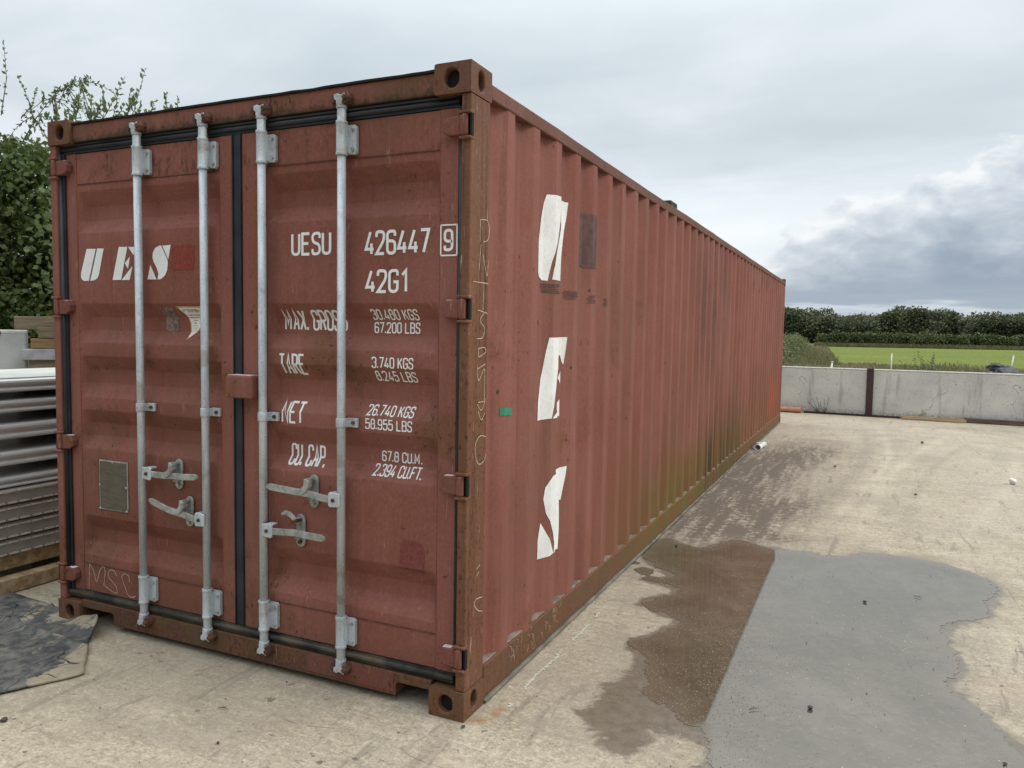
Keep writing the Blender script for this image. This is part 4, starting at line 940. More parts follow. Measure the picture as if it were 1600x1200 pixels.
def pipe(name, p0, p1, r_, wall_, m_, label, cat='pipe', socket=False):
    p0, p1 = Vector(p0), Vector(p1); d = (p1-p0); L = d.length; r0 = empty(name, p0, label, cat)
    r0.rotation_euler = d.to_track_quat('X', 'Z').to_euler(); b = B(); n = 24
    prof = [(0, r_-wall_), (0, r_), (L, r_), (L, r_-wall_), (L*.5, r_-wall_*1.3)]
    if socket: prof = [(0, r_-wall_+.006), (0, r_+.010), (L*.28, r_+.010), (L*.30, r_), (L, r_), (L, r_-wall_), (L*.5, r_-wall_*1.3)]
    rings = [[b.bm.verts.new((u, rr*math.cos(2*math.pi*k/n), rr*math.sin(2*math.pi*k/n))) for k in range(n)] for u, rr in prof]
    for q, w in zip(rings, rings[1:]+rings[:1]):
        for k in range(n): b.bm.faces.new((q[k], q[(k+1) % n], w[(k+1) % n], w[k])).smooth = True
    b.build('pipe_wall', m_, r0); return r0
M['terracotta'] = simple('orange_brown_plastic', (.42, .17, .095), (.50, .23, .14), 5, .55); M['pvc'] = simple('dirty_white_plastic', (.62, .62, .58), (.78, .78, .75), 10, .4)
pipe('drain_pipe', (-1.6, 14.33, .062), (.20, 14.22, .062), .058, .006, M['terracotta'], 'orange-brown drain pipe lying against the foot of the wall by the container end')
wp = pipe('white_pipe', (.085, 8.30, .042), (.120, 8.74, .040), .037, .005, M['pvc'], 'short white plastic pipe elbow lying at the foot of the container side', 'pipe fitting', True)
b = B(); b.tube([(.10, 0, .015), (.10, .0, .052), (.10, .0, .060)], [.032, .032, .038], 18); b.build('side_socket', M['pvc'], wp)

# ================================================================== VEGETATION
def leafmat(name, c1, c2, c3, trans=.25):
    m, t = mat(name); v = t.n('ShaderNodeAttribute', attribute_name='tint', out=2)
    oc = t.n('ShaderNodeTexCoord', out=3); n1 = t.noise(oc, .9, 3, .5)
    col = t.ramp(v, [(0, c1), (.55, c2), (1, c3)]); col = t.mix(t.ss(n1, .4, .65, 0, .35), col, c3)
    d = t.n('ShaderNodeBsdfPrincipled', {'Base Color': col, 'Roughness': .55, 'Specular IOR Level': .35}); tr = t.n('ShaderNodeBsdfTranslucent', {'Color': col})
    mx = t.n('ShaderNodeMixShader', {0: trans, 1: d, 2: tr}); o = m.node_tree.nodes.new('ShaderNodeOutputMaterial'); m.node_tree.links.new(mx, o.inputs[0]); return m
M['hedge'] = leafmat('dark_hedge_leaf', (.030, .055, .016), (.075, .115, .032), (.20, .235, .075), .35)
M['sprig'] = leafmat('grey_green_leaf', (.075, .115, .038), (.14, .19, .075), (.22, .26, .13), .4)
M['far'] = leafmat('far_tree_leaf', (.050, .064, .036), (.092, .108, .052), (.165, .175, .080), .25)
M['hrow'] = leafmat('hedgerow_leaf', (.032, .050, .018), (.075, .100, .030), (.17, .19, .06), .2)
M['scrub'] = leafmat('scrub_leaf', (.070, .095, .032), (.140, .165, .060), (.25, .25, .12), .3)
M['dry'] = leafmat('dry_grass_blade', (.105, .115, .042), (.200, .180, .088), (.33, .27, .17), .3)
M['bark'] = simple('bark', (.05, .042, .032), (.11, .095, .075), 12, .9, stretch=(1, 1, .3))
def leaves(C, size, tint, aspect=1.0, flat=0.0, tilt=None):
    """one folded leaf quad per centre"""
    n = len(C); size = np.broadcast_to(size, n)[:, None]
    a = rng.normal(size=(n, 3)); a /= np.linalg.norm(a, axis=1)[:, None]
    b_ = rng.normal(size=(n, 3)); b_[:, 2] *= (1-flat); b_ -= (b_*a).sum(1)[:, None]*a; b_ /= np.linalg.norm(b_, axis=1)[:, None]
    a = a*size*.5*aspect; b_ = b_*size*.5
    V = np.stack([C-a, C-b_*.9, C+a, C+b_*.9], 1).reshape(-1, 3)       # diamond outline
    return V, np.arange(4*n).reshape(n, 4), tint
def clumps(centres, radii, per, size, name, m_, parent=None, squash=1.0, hollow=.55, flatb=None):
    Cs, T = [], []
    for c_, r_ in zip(centres, radii):
        k = int(per*r_*r_) if per > 0 else -per
        d = rng.normal(size=(k, 3)); d /= np.linalg.norm(d, axis=1)[:, None]
        rr = r_*(hollow+(1-hollow)*rng.random(k)**.6); q = d*rr[:, None]; q[:, 2] *= squash
        jt = rng.normal(size=(k, 3))*r_*.10
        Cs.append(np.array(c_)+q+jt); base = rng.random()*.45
        T.append(np.clip(base+.22*rng.random(k)+.45*np.clip(d[:, 2], -.2, 1)*(.4+.6*rng.random(k)), 0, 1))  # lit tops and darker undersides of clumps put into the tint
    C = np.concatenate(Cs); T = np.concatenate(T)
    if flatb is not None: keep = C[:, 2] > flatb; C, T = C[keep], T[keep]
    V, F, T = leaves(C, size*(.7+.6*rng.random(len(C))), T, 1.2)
    return quick(name, V, F, m_, parent, attr={'tint': ('FACE', T)})

# tall hedge on the left of the yard
hr = empty('hedge', (-8.2, 3.6, 0), 'tall dense dark green hedge rising behind the timber and the stacked metal panels', 'hedge')
cs, rs = [], []
for i in range(300):
    s = rng.random(); yy = -3+11*s; xx = -9.4+.30*(yy+3)*.9*.62
    hmax = 4.15+.25*math.sin(yy*1.7) if yy < 3.9 else 4.0-.45*min(1.6, yy-3.9)
    zz = .3+(hmax-.75)*rng.random()**.85; r_ = .35+.35*rng.random()
    if zz+r_ > hmax: zz = hmax-r_
    cs.append((xx-.1+rng.normal()*.28-8.2+8.2, yy, zz)); rs.append(r_)
cs = [(a+8.2, c_-3.6, z_) for a, c_, z_ in cs]
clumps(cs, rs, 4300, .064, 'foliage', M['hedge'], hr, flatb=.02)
b = B()
for i in range(14):
    yy = -3+i*.8; xx = -9.4+.30*(yy+3)*.9*.62
    b.tube([(xx+8.2, yy-3.6, 0), (xx+8.2+.1, yy-3.6+.1, 1.4), (xx+8.2, yy-3.6, 3.0)], [.07, .05, .02], 8)
b.build('trunk', M['bark'], hr)
# arching sprays above the hedge
def spray(bs, lv, pts, n, ls, wid=.035, droop=0):
    pts = [Vector(p) for p in pts]
    bs.tube(pts, [.006*(1-.7*i/(len(pts)-1)) for i in range(len(pts))], 5)
    for i in range(n):
        s = (i+.5)/n*(len(pts)-1); k = min(int(s), len(pts)-2); q = pts[k].lerp(pts[k+1], s-k); d = (pts[k+1]-pts[k]).normalized()
        sidev = d.cross(Vector((.8, .55, .1))).normalized()*(1 if i % 2 else -1); sidev = (sidev+Vector((random.uniform(-.5, .5), random.uniform(-.5, .5), random.uniform(-.3, .3)))).normalized()
        ax = (d*.55+sidev*.9).normalized(); L = ls*random.uniform(.8, 1.45)*(1-.35*i/n); wv = ax.cross(Vector((random.uniform(-1, 1), random.uniform(-1, 1), random.uniform(-1, 1)))).normalized()*L*.25
        lv.append((q, q+ax*L*.45+wv, q+ax*L, q+ax*L*.45-wv))
def spray_build(bs, lv, par, m_, off):
    V = np.array([[tuple(p-off) for p in l] for l in lv]).reshape(-1, 3); F = np.arange(len(V)).reshape(-1, 4)
    quick('leaves', V, F, m_, par, attr={'tint': ('FACE', rng.random(len(F)))})
    bs.build('stems', M['bark'], par, shift=-off)
bs, lv = B(), []
off = Vector((-8.2, 3.6, 0))
arch = [(-7.90,3.45,3.75),(-7.78,3.55,4.05),(-7.65,3.66,4.30),(-7.55,3.77,4.45),(-7.46,3.88,4.54),(-7.40,3.94,4.55)]
spray(bs, lv, arch, 46, .075)
for k in range(24):
    a = Vector(arch[1+k % 4])+Vector((rng.normal()*.05, rng.normal()*.05, 0)); e = a+Vector((rng.normal()*.16+.06, rng.normal()*.16+.06, -.10-.42*rng.random()*(k % 3 > 0)+.08*rng.random()))
    spray(bs, lv, [a, a.lerp(e, .5)+Vector((0, 0, .04)), e], 11, .065)
for base_, tip in (((-7.75,3.50,3.85),(-7.82,3.36,4.48)), ((-7.93,3.22,4.0),(-7.88,3.24,4.85)), ((-7.95,3.15,4.1),(-7.93,3.17,4.72)), ((-7.70,3.62,3.8),(-7.62,3.70,4.25)), ((-7.85,3.40,4.0),(-7.70,3.50,4.36))):
    a, e = Vector(base_), Vector(tip); spray(bs, lv, [a, a.lerp(e, .5)+Vector((.03, .03, 0)), e], 26, .07)
spray_build(bs, lv, hr, M['sprig'], off)
# lighter shrub whose shoots show over the container roof
sh = empty('shrub', (-5.65, 3.0, 0), 'shrub with upright pale-leaved shoots poking above the container roof at the left', 'shrub')
bs, lv = B(), []; off = Vector((-5.65, 3.0, 0))
tips = [((-5.88,2.62,3.3),(-5.83,2.71,3.99)),((-5.90,2.60,3.3),(-5.86,2.66,3.8)),((-5.86,2.68,3.3),(-5.59,3.01,4.10)),((-5.84,2.70,3.3),(-5.70,2.86,3.92)),((-5.80,2.74,3.3),(-5.78,2.77,3.86)),((-5.67,2.90,3.3),(-5.63,2.96,3.92)),((-5.66,2.92,3.3),(-5.47,3.16,4.22)),((-5.62,2.98,3.3),(-5.56,3.05,3.98)),((-5.52,3.08,3.3),(-5.42,3.22,3.90)),((-5.55,3.05,3.3),(-5.50,3.12,3.86)),((-5.40,3.24,3.3),(-5.35,3.31,4.0)),((-5.31,3.35,3.3),(-5.28,3.39,3.96)),((-5.92,2.58,3.3),(-5.93,2.60,3.68))]
for a, e in tips:
    a, e = Vector(a), Vector(e); spray(bs, lv, [a, a.lerp(e, .5)+Vector((rng.normal()*.02, rng.normal()*.02, .02)), e], 26, .085)
    if random.random() < .7:
        q = a.lerp(e, .55); e2 = q+Vector((rng.normal()*.1+.03, rng.normal()*.1+.03, .16)); spray(bs, lv, [q, q.lerp(e2, .5), e2], 9, .08)
for i in range(7): 
    x_, y_ = rng.normal()*.12, rng.normal()*.12; bs.tube([(-5.65+x_, 3.0+y_, 0), (-5.65+x_*1.6, 3.0+y_*1.6, 1.8), (-5.6+x_*2.2, 3.0+y_*2.4, 3.4)], [.025, .018, .008], 6)
spray_build(bs, lv, sh, M['sprig'], off)
clumps([(rng.normal()*.28, rng.normal()*.30, .7+2.6*rng.random()) for i in range(26)], [.3]*26, 1500, .06, 'foliage', M['sprig'], sh)

# far wood, hedgerow, scrub bank
cs, rs = [], []
for i in range(210):
    xx = -60+170*rng.random(); yy = 205+50*rng.random()+.05*xx; hgt = 6.4+2.9*rng.random()**1.4+1.2*noise.noise(Vector((xx*.05, 1, 0))); r0_ = 2.2+1.6*rng.random()
    cs.append((xx, yy, hgt-r0_)); rs.append(r0_)
    for k in range(6):
        r_ = r0_*(.35+.35*rng.random()); q = rng.normal(size=3); q /= np.linalg.norm(q); cs.append((xx+q[0]*r0_*.9, yy-abs(q[1])*r0_*.8, max(1.2, hgt-r0_+q[2]*r0_*.75-.3))); rs.append(r_)
    for k in range(3): cs.append((xx+rng.normal()*1.5, yy-1.5, 1.5+2.5*rng.random())); rs.append(1.3+rng.random())
tag(clumps(cs, rs, 80, .50, 'woodland', M['far'], hollow=.78), kind='stuff')
cs, rs = [], []
for i in range(420):
    xx = -6.5+130*(i/420); yy = 141+.155*(xx+6)+rng.normal()*.5; h_ = 2.35+.5*noise.noise(Vector((xx*.25, 7, 0)))+.3*noise.noise(Vector((xx*1.1, 2, 0)))
    for zc_, r_ in ((h_-.55, .62), (h_-1.3, .75), (.55, .65)): cs.append((xx+rng.normal()*.2, yy, zc_)); rs.append(r_*(.85+.3*rng.random()))
hw = empty('hedgerow', (0, 141, 0), 'long clipped dark green hedgerow along the far edge of the bright field', 'hedgerow')
clumps([(a, c_-141, z_) for a, c_, z_ in cs], rs, 150, .24, 'foliage', M['hrow'], hw, hollow=.75, flatb=0.05)
rb = empty('round_bush', (9.6, 141.5, 0), 'rounded bush bulging out of the clipped hedgerow beyond the field', 'bush')
clumps([(0, 0, 1.15), (-.9, -.2, .95), (1.0, -.2, .9)], [1.5, 1.15, 1.15], 260, .22, 'foliage', M['hrow'], rb, hollow=.8, flatb=.05)
n = 30000; gx = -7+125*rng.random(n); gy = 139.0+.155*(gx+6)-3.2*rng.random(n); hgt = .25+.5*rng.random(n); wdt = .05; ang = rng.random(n)*math.pi
V = np.stack([np.stack([gx-wdt*np.cos(ang), gy-wdt*np.sin(ang), 0*gx], 1), np.stack([gx+wdt*np.cos(ang), gy+wdt*np.sin(ang), 0*gx], 1), np.stack([gx+.1+wdt*.4, gy, hgt], 1), np.stack([gx+.1-wdt*.4, gy, hgt], 1)], 1).reshape(-1, 3)
tag(quick('hedge_bottom_grass', V, np.arange(4*n).reshape(n, 4), M['dry'], attr={'tint': ('FACE', .1+.5*rng.random(n))}), kind='stuff')
# rough scrub bank at the left end of the field
cs, rs = [], []
for i in range(190):
    s = rng.random(); yy = 24+75*s; xx = -1.7-.052*(yy-26)-abs(rng.normal())*3.2; cs.append((xx, yy, .15+1.15*rng.random()*min(1, (yy-18)/28))); rs.append(.35+.5*rng.random())
tag(clumps(cs, rs, 480, .10, 'bramble_scrub', M['scrub'], hollow=.5, flatb=.0), kind='stuff')
# tall dry grass between wall and field
n = 110000; gx = -12+40*rng.random(n); gy = 14.9+30*rng.random(n)**1.25; gx = gx*(.5+gy/40); hgt = (.08+.26*rng.random(n))*(.75+.4*np.sin(gx*.9)*np.sin(gy*.5+gx*.3)); hgt = np.where(gy < 17, hgt*.7, hgt); wdt = .004+.0006*gy
ang = rng.random(n)*math.pi; lx, ly = rng.normal(size=n)*.12*hgt*2, rng.normal(size=n)*.12*hgt*2
V = np.stack([np.stack([gx-np.cos(ang)*wdt, gy-np.sin(ang)*wdt, 0*gx], 1), np.stack([gx+np.cos(ang)*wdt, gy+np.sin(ang)*wdt, 0*gx], 1), np.stack([gx+lx+np.cos(ang)*wdt*.3, gy+ly+np.sin(ang)*wdt*.3, hgt], 1), np.stack([gx+lx-np.cos(ang)*wdt*.3, gy+ly-np.sin(ang)*wdt*.3, hgt], 1)], 1).reshape(-1, 3)
tag(quick('tall_grass', V, np.arange(4*n).reshape(n, 4), M['dry'], attr={'tint': ('FACE', np.clip(.25+.5*rng.random(n)+.25*np.sin(gx*.7+gy*.2), 0, 1))}), kind='stuff')
n = 26000; gy = 40+70*rng.random(n); gx = -.9-.055*(gy-40)+1.0-8.5*rng.random(n)**1.2; hgt = (.15+.40*rng.random(n))*(.5+.5*rng.random(n)); wdt = .010+.0004*gy; ang = rng.random(n)*math.pi; lx, ly = rng.normal(size=n)*.10, rng.normal(size=n)*.10
V = np.stack([np.stack([gx-np.cos(ang)*wdt, gy-np.sin(ang)*wdt, 0*gx], 1), np.stack([gx+np.cos(ang)*wdt, gy+np.sin(ang)*wdt, 0*gx], 1), np.stack([gx+lx+np.cos(ang)*wdt*.4, gy+ly+np.sin(ang)*wdt*.4, hgt], 1), np.stack([gx+lx-np.cos(ang)*wdt*.4, gy+ly-np.sin(ang)*wdt*.4, hgt], 1)], 1).reshape(-1, 3)
tag(quick('rough_grass', V, np.arange(4*n).reshape(n, 4), M['dry'], attr={'tint': ('FACE', np.clip(.1+.6*rng.random(n)+.25*np.sin(gx*1.1+gy*.13), 0, 1))}), kind='stuff')
# shrubs just behind the wall
def small_bush(x_, y_, h_, r_, label, n=9):
    e = empty('weed_bush', (x_, y_, 0), label, 'bush'); bs, lv = B(), []
    for i in range(n):
        a = Vector((rng.normal()*.06, rng.normal()*.06, 0)); tp = Vector((rng.normal()*r_, rng.normal()*r_*.6, h_*(.55+.45*rng.random()))); spray(bs, lv, [a, a.lerp(tp, .5)+Vector((0, 0, .08)), tp], 30, .075)
    spray_build(bs, lv, e, M['scrub'], Vector((0, 0, 0))); return e
small_bush(2.75, 18.5, 1.28, .28, 'straggly green bush standing tallest behind the wall, right of the steel post', 22)
small_bush(3.35, 18.8, .98, .26, 'low straggly bush behind the wall, middle one of three'); small_bush(3.95, 18.6, 1.08, .24, 'thin straggly bush behind the wall, right-hand one of three')
small_bush(3.0, 17.2, .98, .35, 'spreading tangle of weeds just behind the wall, between the taller bushes', 14); small_bush(2.45, 17.6, 1.02, .22, 'low weed bush behind the wall, leftmost of the group right of the post', 8)
small_bush(5.05, 16.0, 1.25, .22, 'leafy bush at the right edge of the picture behind the wall')
# weeds growing at the foot of the wall
for k, (x_, lb_) in enumerate(((.52, 'dark sprig of weed growing at the foot of the wall, left one'), (.66, 'dark sprig of weed growing at the foot of the wall, right one'))):
    e = empty('weed', (x_, wall_y(x_)-.03, 0), lb_, 'weed'); bs, lv = B(), []
    for i in range(3): spray(bs, lv, [Vector((0, 0, 0)), Vector((-.08+.05*i, -.02, .12)), Vector((-.2+.08*i+.1*k, -.02, .25+.05*i))], 12, .035)
    spray_build(bs, lv, e, M['hedge'], Vector((0, 0, 0)))

# stakes and rubble beyond the wall
M['stake'] = simple('white_stake', (.62, .62, .56), (.74, .74, .70), 10, .6)
for x_, y_, h_, dx, lb_ in ((2.22, 30, .98, 0, 'thin upright white stake in the field, left of the two'), (6.02, 30, 1.02, .12, 'thin leaning white stake in the field, right of the two'), (.62, 14.9, 1.04, .11, 'short white stake leaning above the wall top near the container')):
    e = empty('field_stake', (x_, y_, 0), lb_, 'stake'); B().tube([(0, 0, 0), (dx, 0, h_)], .022 if y_ > 20 else .018, 8).build('rod', M['stake'], e); B().tube([(dx, 0, h_), (dx*1.02, 0, h_+.02)], [.026, .015], 8).build('rod_cap', M['stake'], e)
M['stone'] = simple('grey_rubble', (.05, .05, .052), (.15, .15, .15), 9, .9); M['palestone'] = simple('white_stone', (.62, .60, .55), (.80, .79, .75), 14, .85)
def rock(name, loc, s, m_, sq=.6, parent=None, sub=3):
    bm = bmesh.new(); bmesh.ops.create_icosphere(bm, subdivisions=sub, radius=1)
    sd_ = Vector((loc[0]*13.7, loc[1]*7.3, loc[2]*3+s*50))
    for v in bm.verts:
        k = 1+.45*noise.noise(v.co*1.1+sd_)+.2*noise.noise(v.co*2.7+sd_); v.co = Vector((v.co.x*k*s*1.15, v.co.y*k*s*.9, v.co.z*k*s*sq))
    zm = min(v.co.z for v in bm.verts)
    for v in bm.verts: v.co.z -= zm*.9
    me = bpy.data.meshes.new(name); bm.to_mesh(me); bm.free(); me.materials.append(m_); o = bpy.data.objects.new(name, me); o.location = loc; o.rotation_euler = (0, 0, s*900); return link(o, parent)
hp = empty('rubble_heap', (4.15, 17.0, 0), 'heap of dark rubble and slate just behind the wall at the right', 'rubble heap')
for k in range(18): rock('rubble_lump', (rng.normal()*.22, rng.normal()*.15, .30+.60*k/18*rng.random()+.08), .13+.08*rng.random(), M['stone'], .5, hp, 2)
rock('heap_core', (0, 0, 0), .40, M['stone'], 1.28, hp, 3)

# ================================================================== LEFT SIDE: STACKED PANELS, TIMBER, BLOCK, MAT
M['zinc'] = simple('bright_zinc', (.52, .52, .50), (.72, .72, .69), 3, .38, .30, stretch=(1, .15, 4), fine=90, bstr=.15)
M['zinc_top'] = simple('dusty_zinc_top', (.52, .51, .46), (.68, .66, .60), 3, .6, .1, fine=80, bstr=.2)
SX0, SX1, SY0, SY1 = -4.05, -3.12, -.10, 5.6
def ribbed(z0, z1, label, group):
    """one steel panel: rolled ribs on its long edge"""
    e = empty('metal_sheet', (SX1, SY0, z0), label, 'metal sheet', group); h = z1-z0; w = SX1-SX0
    edge = [(-.035, 0), (-.008, .004), (0, .16*h), (-.004, .30*h), (-.020, .40*h), (-.022, .50*h), (-.006, .58*h), (0, .72*h), (-.004, .88*h), (-.018, .97*h), (-.045, h)]
    pr_ = edge+[(-w+.045, h), (-w, .7*h), (-w, .3*h), (-w+.035, 0)]
    b = B(); b.prism([(a, c_) for a, c_ in pr_], lambda u, v, t_: (u, t_, v), 0, SY1-SY0); b.build('panel_body', M['zinc'], e, bevel=.002)
    return e
stk = [(1.165, 1.243, 'uppermost bright galvanised steel panel of the stack at the left'), (1.045, 1.122, 'second galvanised steel panel from the top of the stack'), (.890, .985, 'third galvanised steel panel down in the stack'), (.735, .822, 'fourth galvanised steel panel down in the stack'), (.605, .672, 'lowest bright steel panel lying directly on the brown deck boards')]
for a, c_, lb_ in stk: ribbed(a, c_, lb_, 'galvanised panels stacked at the left')
e = empty('top_sheet', (SX1-.01, SY0+.02, 1.2435), 'flat dusty metal sheet covering the top of the panel stack', 'metal sheet'); B().box(-.90, -.03, 0, SY1-SY0-.05, .001, .006).build('sheet', M['zinc_top'], e)
for lvl, (a, c_) in enumerate(((1.123, 1.164), (.986, 1.044), (.823, .889), (.673, .734))):
    for k in range(3): board('spacer_block', (SX0+.06, SY0+.9+k*2.0, a), 0, .80, .09, c_-a-.001, M['wood_dark'], 'dark timber spacer between two steel panels in the stack', 'spacer', 'timber spacers inside the panel stack')
# brown embossed deck boards: channels with dashed lips
m, t = mat('brown_dirty_steel'); oc, x, y, z = coords(t); n1 = t.noise(oc, 3, 5, .6); n2 = t.noise(oc, 30, 4, .6)
col = t.mix(t.ss(n1, .3, .7), (.26, .235, .20), (.36, .33, .285)); col = t.mix(t.ss(n2, .55, .8, 0, .4), col, (.15, .125, .095)); M['deck'] = finish(m, t, col, .6, .2, n2, .4, .003)
M['decklip'] = simple('worn_steel_lip', (.48, .45, .38), (.66, .62, .54), 20, .5, .3)
zz0 = .205
for k in range(4):
    a = zz0+k*.100; e = empty('deck_board', (SX1+.012, SY0+.05, a), ['brown ribbed metal deck board at the bottom of the stack, on the timbers', 'brown ribbed metal deck board, second from the timbers', 'brown ribbed metal deck board, third from the timbers', 'brown ribbed metal deck board, directly under the bright steel panels'][k], 'deck board', 'brown metal deck boards in the lower half of the stack')
    L = SY1-SY0-.1
    b = B(); b.prism([(-.93, .002), (-.02, .002), (-.012, .012), (-.004, .022), (-.004, .078), (-.012, .086), (-.022, .096), (-.93, .096)], lambda u, v, t_: (u, t_, v), 0, L); b.build('board_body', M['deck'], e)
    for zz_ in (.016, .082):
        b = B(); q = 0.0
        while q < L-.05: b.box(-.012, .005, q, q+.058, zz_-.0045, zz_+.0045); q += .072
        b.build('lip', M['decklip'], e)
board('timber_bearer', (SX1+.07, SY0+.03, .004), math.pi/2, 5.4, .09, .085, M['wood_y'], 'pale yellow timber bearer lying on the concrete beside the stack', 'timber', 'timber bearers under the stack')
board('timber_bearer', (SX1-.02, SY0, .120), math.pi/2, 5.5, .10, .084, M['wood_y'], 'yellow-brown timber bearer directly under the deck boards', 'timber', 'timber bearers under the stack')
for k in range(3): board('timber_bearer', (SX0+.0, SY0+.45+k*2.1, .004), 0, .86, .12, .112, M['wood_dark'], 'dark cross timber lying under the whole stack', 'timber', 'cross timbers under the stack')
for k in range(3): board('timber_bearer', (SX0+.0, SY0+.45+k*2.1, .119), 0, .78, .12, .083, M['wood_dark'], 'dark upper cross timber under the deck boards', 'timber', 'upper cross timbers under the stack')

# timber pile and concrete block against the hedge
ra = math.atan2(.83, .56)
def lp(u, v): return (-6.60+.56*u-.83*v, 2.47+.83*u+.56*v)
def pile(u, v, z0, lx, ly, lz, m_, lb_): p_ = lp(u, v); return board('timber_baulk', (p_[0], p_[1], z0), ra, lx, ly, lz, m_, lb_, 'timber')
cb = empty('concrete_block', (*lp(-1.6, .10), 0), 'pale grey concrete block standing between the stacked panels and the hedge', 'concrete block'); cb.rotation_euler = (0, 0, ra)
M['block'] = simple('pale_block_concrete', (.40, .41, .41), (.50, .51, .50), 3, .9)
B().box(0, 1.70, 0, .60, 0, 1.475).build('block_body', M['block'], cb, bevel=.02); B().box(.0, 1.70, -.003, .603, 1.462, 1.502).build('block_top', M['walltop'], cb, bevel=.012)
b = B(); b.tube([(1.42+.045*math.cos(q), -.012, 1.47+.045*math.sin(q)) for q in np.linspace(-1.2, 3.4, 12)], .007, 6); b.build('lifting_loop', M['rustbolt'], cb)
pile(-.03, .75, 1.505, 2.0, .18, .150, M['wood_grey'], 'weathered timber baulk on top of the pile behind the concrete block')
pile(.20, .0, 1.420, 1.8, .20, .120, M['wood_grey'], 'split weathered timber lying near the top of the pile, end towards the yard')
pile(.13, -.02, 1.310, 1.8, .22, .105, wood('orange_brown_timber', (.24, .14, .06), (.36, .24, .12)), 'orange-brown timber in the pile, resting on the grey beam')
gb = empty('grey_beam', (*lp(.05, -.10), 1.195), 'pale grey beam in the timber pile, between brown timbers', 'beam'); gb.rotation_euler = (0, 0, ra)
B().box(0, 2.0, 0, .24, 0, .112).build('beam', simple('grey_weathered_beam', (.30, .31, .31), (.46, .47, .47), 7, .9), gb, bevel=.008)
pile(.11, -.06, 1.080, 1.9, .24, .113, M['wood_grey'], 'brown timber baulk directly below the pale grey beam')
for k in range(9): pile(.10+.02*(k % 3), -.05, .002+k*.1197, 1.9, .26, .117, M['wood_dark'] if k % 2 else M['wood_grey'], ['brown baulk at the very bottom of the timber pile', 'dark baulk second from the bottom of the timber pile', 'brown baulk third from the bottom of the timber pile', 'dark baulk fourth from the bottom of the timber pile', 'brown baulk at mid height of the timber pile', 'dark baulk just above mid height of the timber pile', 'brown baulk third under the pale grey beam', 'dark baulk in the upper part of the pile', 'brown baulk hidden behind the top steel panel'][k])

# rubber mat in the near left corner
m, t = mat('muddy_rubber'); oc, x, y, z = coords(t)
n1 = t.noise(t.va(oc, (2.2, 1.1, 0)), 3.0, 6, .6, .5); n2 = t.noise(oc, 14, 6, .68, .3); n3 = t.noise(oc, 70, 3, .6); n5 = t.noise(t.va(oc, (5, 9, 0)), 2.1, 3, .5, .8)
col = t.mix(t.ss(n2, .34, .68), (.040, .040, .042), (.150, .138, .118)); col = t.mix(t.ss(n1, .525, .56), col, t.mix(t.ss(n2, .3, .7), (.32, .265, .185), (.24, .200, .140)))
col = t.mix(t.ss(n3, .6, .8, 0, .4), col, (.03, .03, .032))
ck = t.n('ShaderNodeTexVoronoi', {'Vector': t.va(oc, t.vm(t.n('ShaderNodeTexNoise', {'Vector': oc, 'Scale': 5.0}, out=1), (.2, .2, .2))), 'Scale': 5.5}, feature='DISTANCE_TO_EDGE', out=0)
col = t.mix(t.m('MULTIPLY', t.ss(ck, .02, .006), t.ss(n5, .48, .56)), col, (.016, .015, .014))
M['mat'] = finish(m, t, col, t.m('ADD', t.m('MULTIPLY', n2, .4), .45), 0, t.m('ADD', n2, t.m('MULTIPLY', t.ss(n1, .53, .58), .6)), .6, .006)
mr = empty('rubber_mat', (-2.4, -.4, 0), 'dark mud-streaked rubber mat with a curled corner lying on the concrete by the container', 'mat')
Q = [Vector((-3.06, .135)), Vector((-2.26, .055)), Vector((-1.715, -.385)), Vector((-2.28, -1.55))]
nu, nv = 60, 70; vt = np.zeros((nv+1, nu+1, 3))
for j in range(nv+1):
    for i in range(nu+1):
        u, v = i/nu, j/nv; a = Q[0].lerp(Q[1], u); b_ = Vector((-3.5, -1.3)).lerp(Q[3], u)
        # left edge Q0->(-3.5,-1.3), right edge Q1->Q2->Q3
        kk = .36; rgt = Q[1].lerp(Q[2], v/kk) if v < kk else Q[2].lerp(Q[3], (v-kk)/(1-kk)); lft = Q[0].lerp(Vector((-3.5, -1.3)), v)
        # keep the top edge straight: blend
        p_ = lft.lerp(rgt, u)+Vector((0, .0)); top_ = (Q[0].lerp(Q[1], u)-Q[0].lerp(Q[1], u)); 
        zz_ = .016+.010*noise.noise(Vector((p_.x*2.5, p_.y*2.5, 0)))+.004*noise.noise(Vector((p_.x*9, p_.y*9, 2)))
        du = (u-.80)/.20; dv_ = v/.075
        if du > 0 and dv_ < 2:
            q_ = min(1, du)**1.1*math.cos(min(1, abs(dv_-1))*math.pi/2); zz_ += .082*q_; p_ = p_+Vector((.07, -.01))*q_
        zz_ += .020*math.exp(-((v-.165-.05*u)/.012)**2)+.014*math.exp(-((u-.55+.3*v)/.02)**2)*(v < .5)+.008*abs(noise.noise(Vector((p_.x*5, p_.y*2, 8))))
        e_ = .012*noise.noise(Vector((v*14, 0, 3))) if i == nu else 0
        vt[j, i] = (p_.x+2.4+e_, p_.y+.4, max(.012, zz_))
V = vt.reshape(-1, 3); I = np.arange(len(V)).reshape(nv+1, nu+1); F = np.stack([I[:-1, :-1].ravel(), I[1:, :-1].ravel(), I[1:, 1:].ravel(), I[:-1, 1:].ravel()], 1)
mo = quick('mat_surface', V, F, M['mat'], mr, smooth=True); md = mo.modifiers.new('solid', 'SOLIDIFY'); md.thickness = .011; md.offset = -1

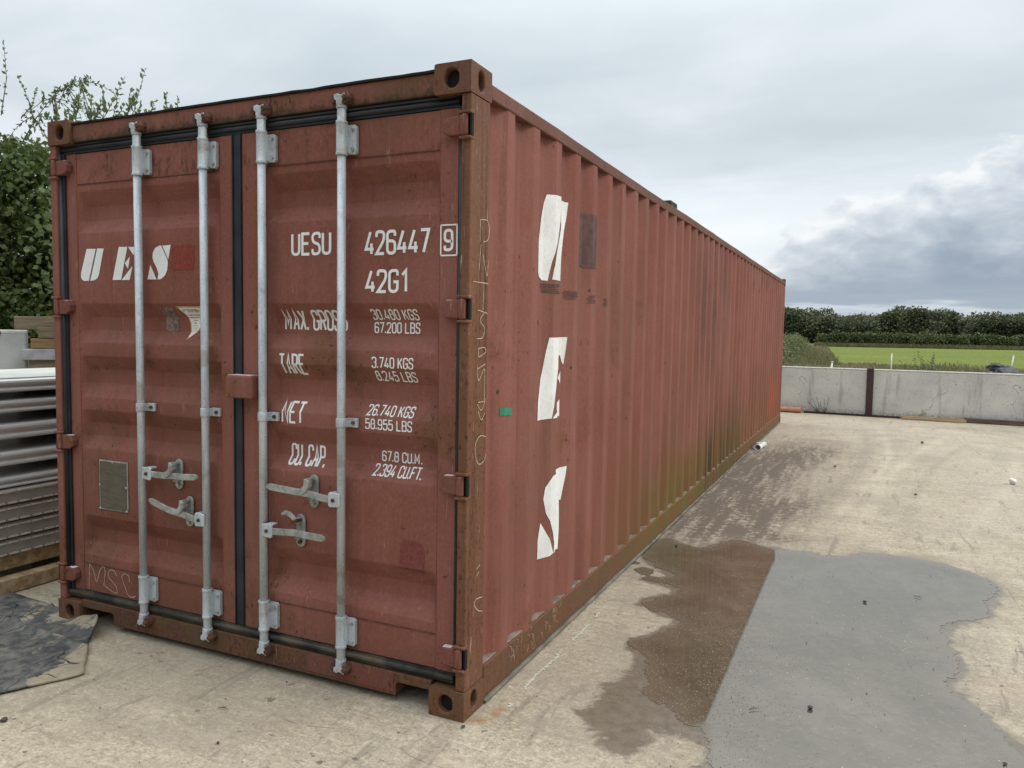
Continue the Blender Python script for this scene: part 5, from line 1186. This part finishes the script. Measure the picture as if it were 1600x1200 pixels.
# ================================================================== SMALL LOOSE THINGS
M['pebble'] = simple('dark_pebble', (.035, .032, .028), (.10, .09, .075), 30, .85)
k = 0
spots = [(-1.62, -.80, .016), (-1.05, -1.02, .012), (.018, -.035, .011), (1.25, .75, .016), (.66, 1.20, .015), (1.50, .30, .018), (1.93, .62, .010), (2.6, 6.2, .022), (1.9, 6.0, .018), (1.3, 5.9, .016), (1.1, 7.4, .02), (2.4, 8.6, .02), (3.4, 7.8, .025), (1.7, 9.2, .02), (2.2, 10.4, .03), (1.0, 4.9, .014), (3.0, 5.3, .02), (2.6, 2.1, .012), (-.75, -.55, .008), (-.30, -.9, .009), (1.45, 2.3, .014), (.95, 1.9, .012), (.18, 2.98, .016), (.24, .62, .008), (.60, -.35, .008)]
for x_, y_, s_ in spots[:4]+spots[6:24:2]:
    s_ *= .75
    o = rock('pebble', (x_, y_, .003), s_, M['pebble'], .65, None, 2); tag(o, 'small dark stone lying loose on the concrete yard', 'stone', 'dark stones scattered over the concrete yard')
tag(rock('white_stone', (2.892, 7.185, .0), .034, M['palestone'], .8), 'single white stone lying on the dry concrete at the right', 'stone')
# fine grit
n = 2600; gx = -2.6+6.6*rng.random(n); gy = -1.9+11*rng.random(n)**1.3; ok = ~((gx < .0) & (gy > -.02)); ok &= ~((gx < -1.65) & (gy > -1.6)); gx, gy = gx[ok], gy[ok]; n = len(gx)
sz = .0016+.0032*rng.random(n)**2; t_ = np.array([[1, 0, 0], [-.5, .87, 0], [-.5, -.87, 0], [0, 0, 1.1]])
V = (t_[None]*sz[:, None, None]*rng.uniform(.6, 1.4, (n, 4, 1))+np.stack([gx, gy, np.full(n, .004)], 1)[:, None]).reshape(-1, 3); base_i = (np.arange(n)*4)[:, None]
F = np.concatenate([base_i+np.array([[0, 1, 3]]), base_i+np.array([[1, 2, 3]]), base_i+np.array([[2, 0, 3]])])
tag(quick('grit', V, F, M['pebble']), kind='stuff')
# twigs
for k, (x_, y_, a_, lb_) in enumerate(((1.02, .62, .7, 'thin twig lying in the near part of the puddle'), (1.72, 2.55, -.3, 'thin twig lying in the far part of the puddle'), (-.95, -.35, .2, 'thin twig on the dry concrete in front of the doors'))):
    e = empty('twig', (x_, y_, .008), lb_, 'twig'); e.rotation_euler = (0, 0, a_)
    B().tube([(0, 0, 0), (.02, .004, .002), (.045, -.002, .001)], [.002, .0017, .001], 5).build('stem', M['bark'], e); B().tube([(.02, .004, .002), (.030, .015, .003)], [.0014, .0008], 5).build('side_stem', M['bark'], e)
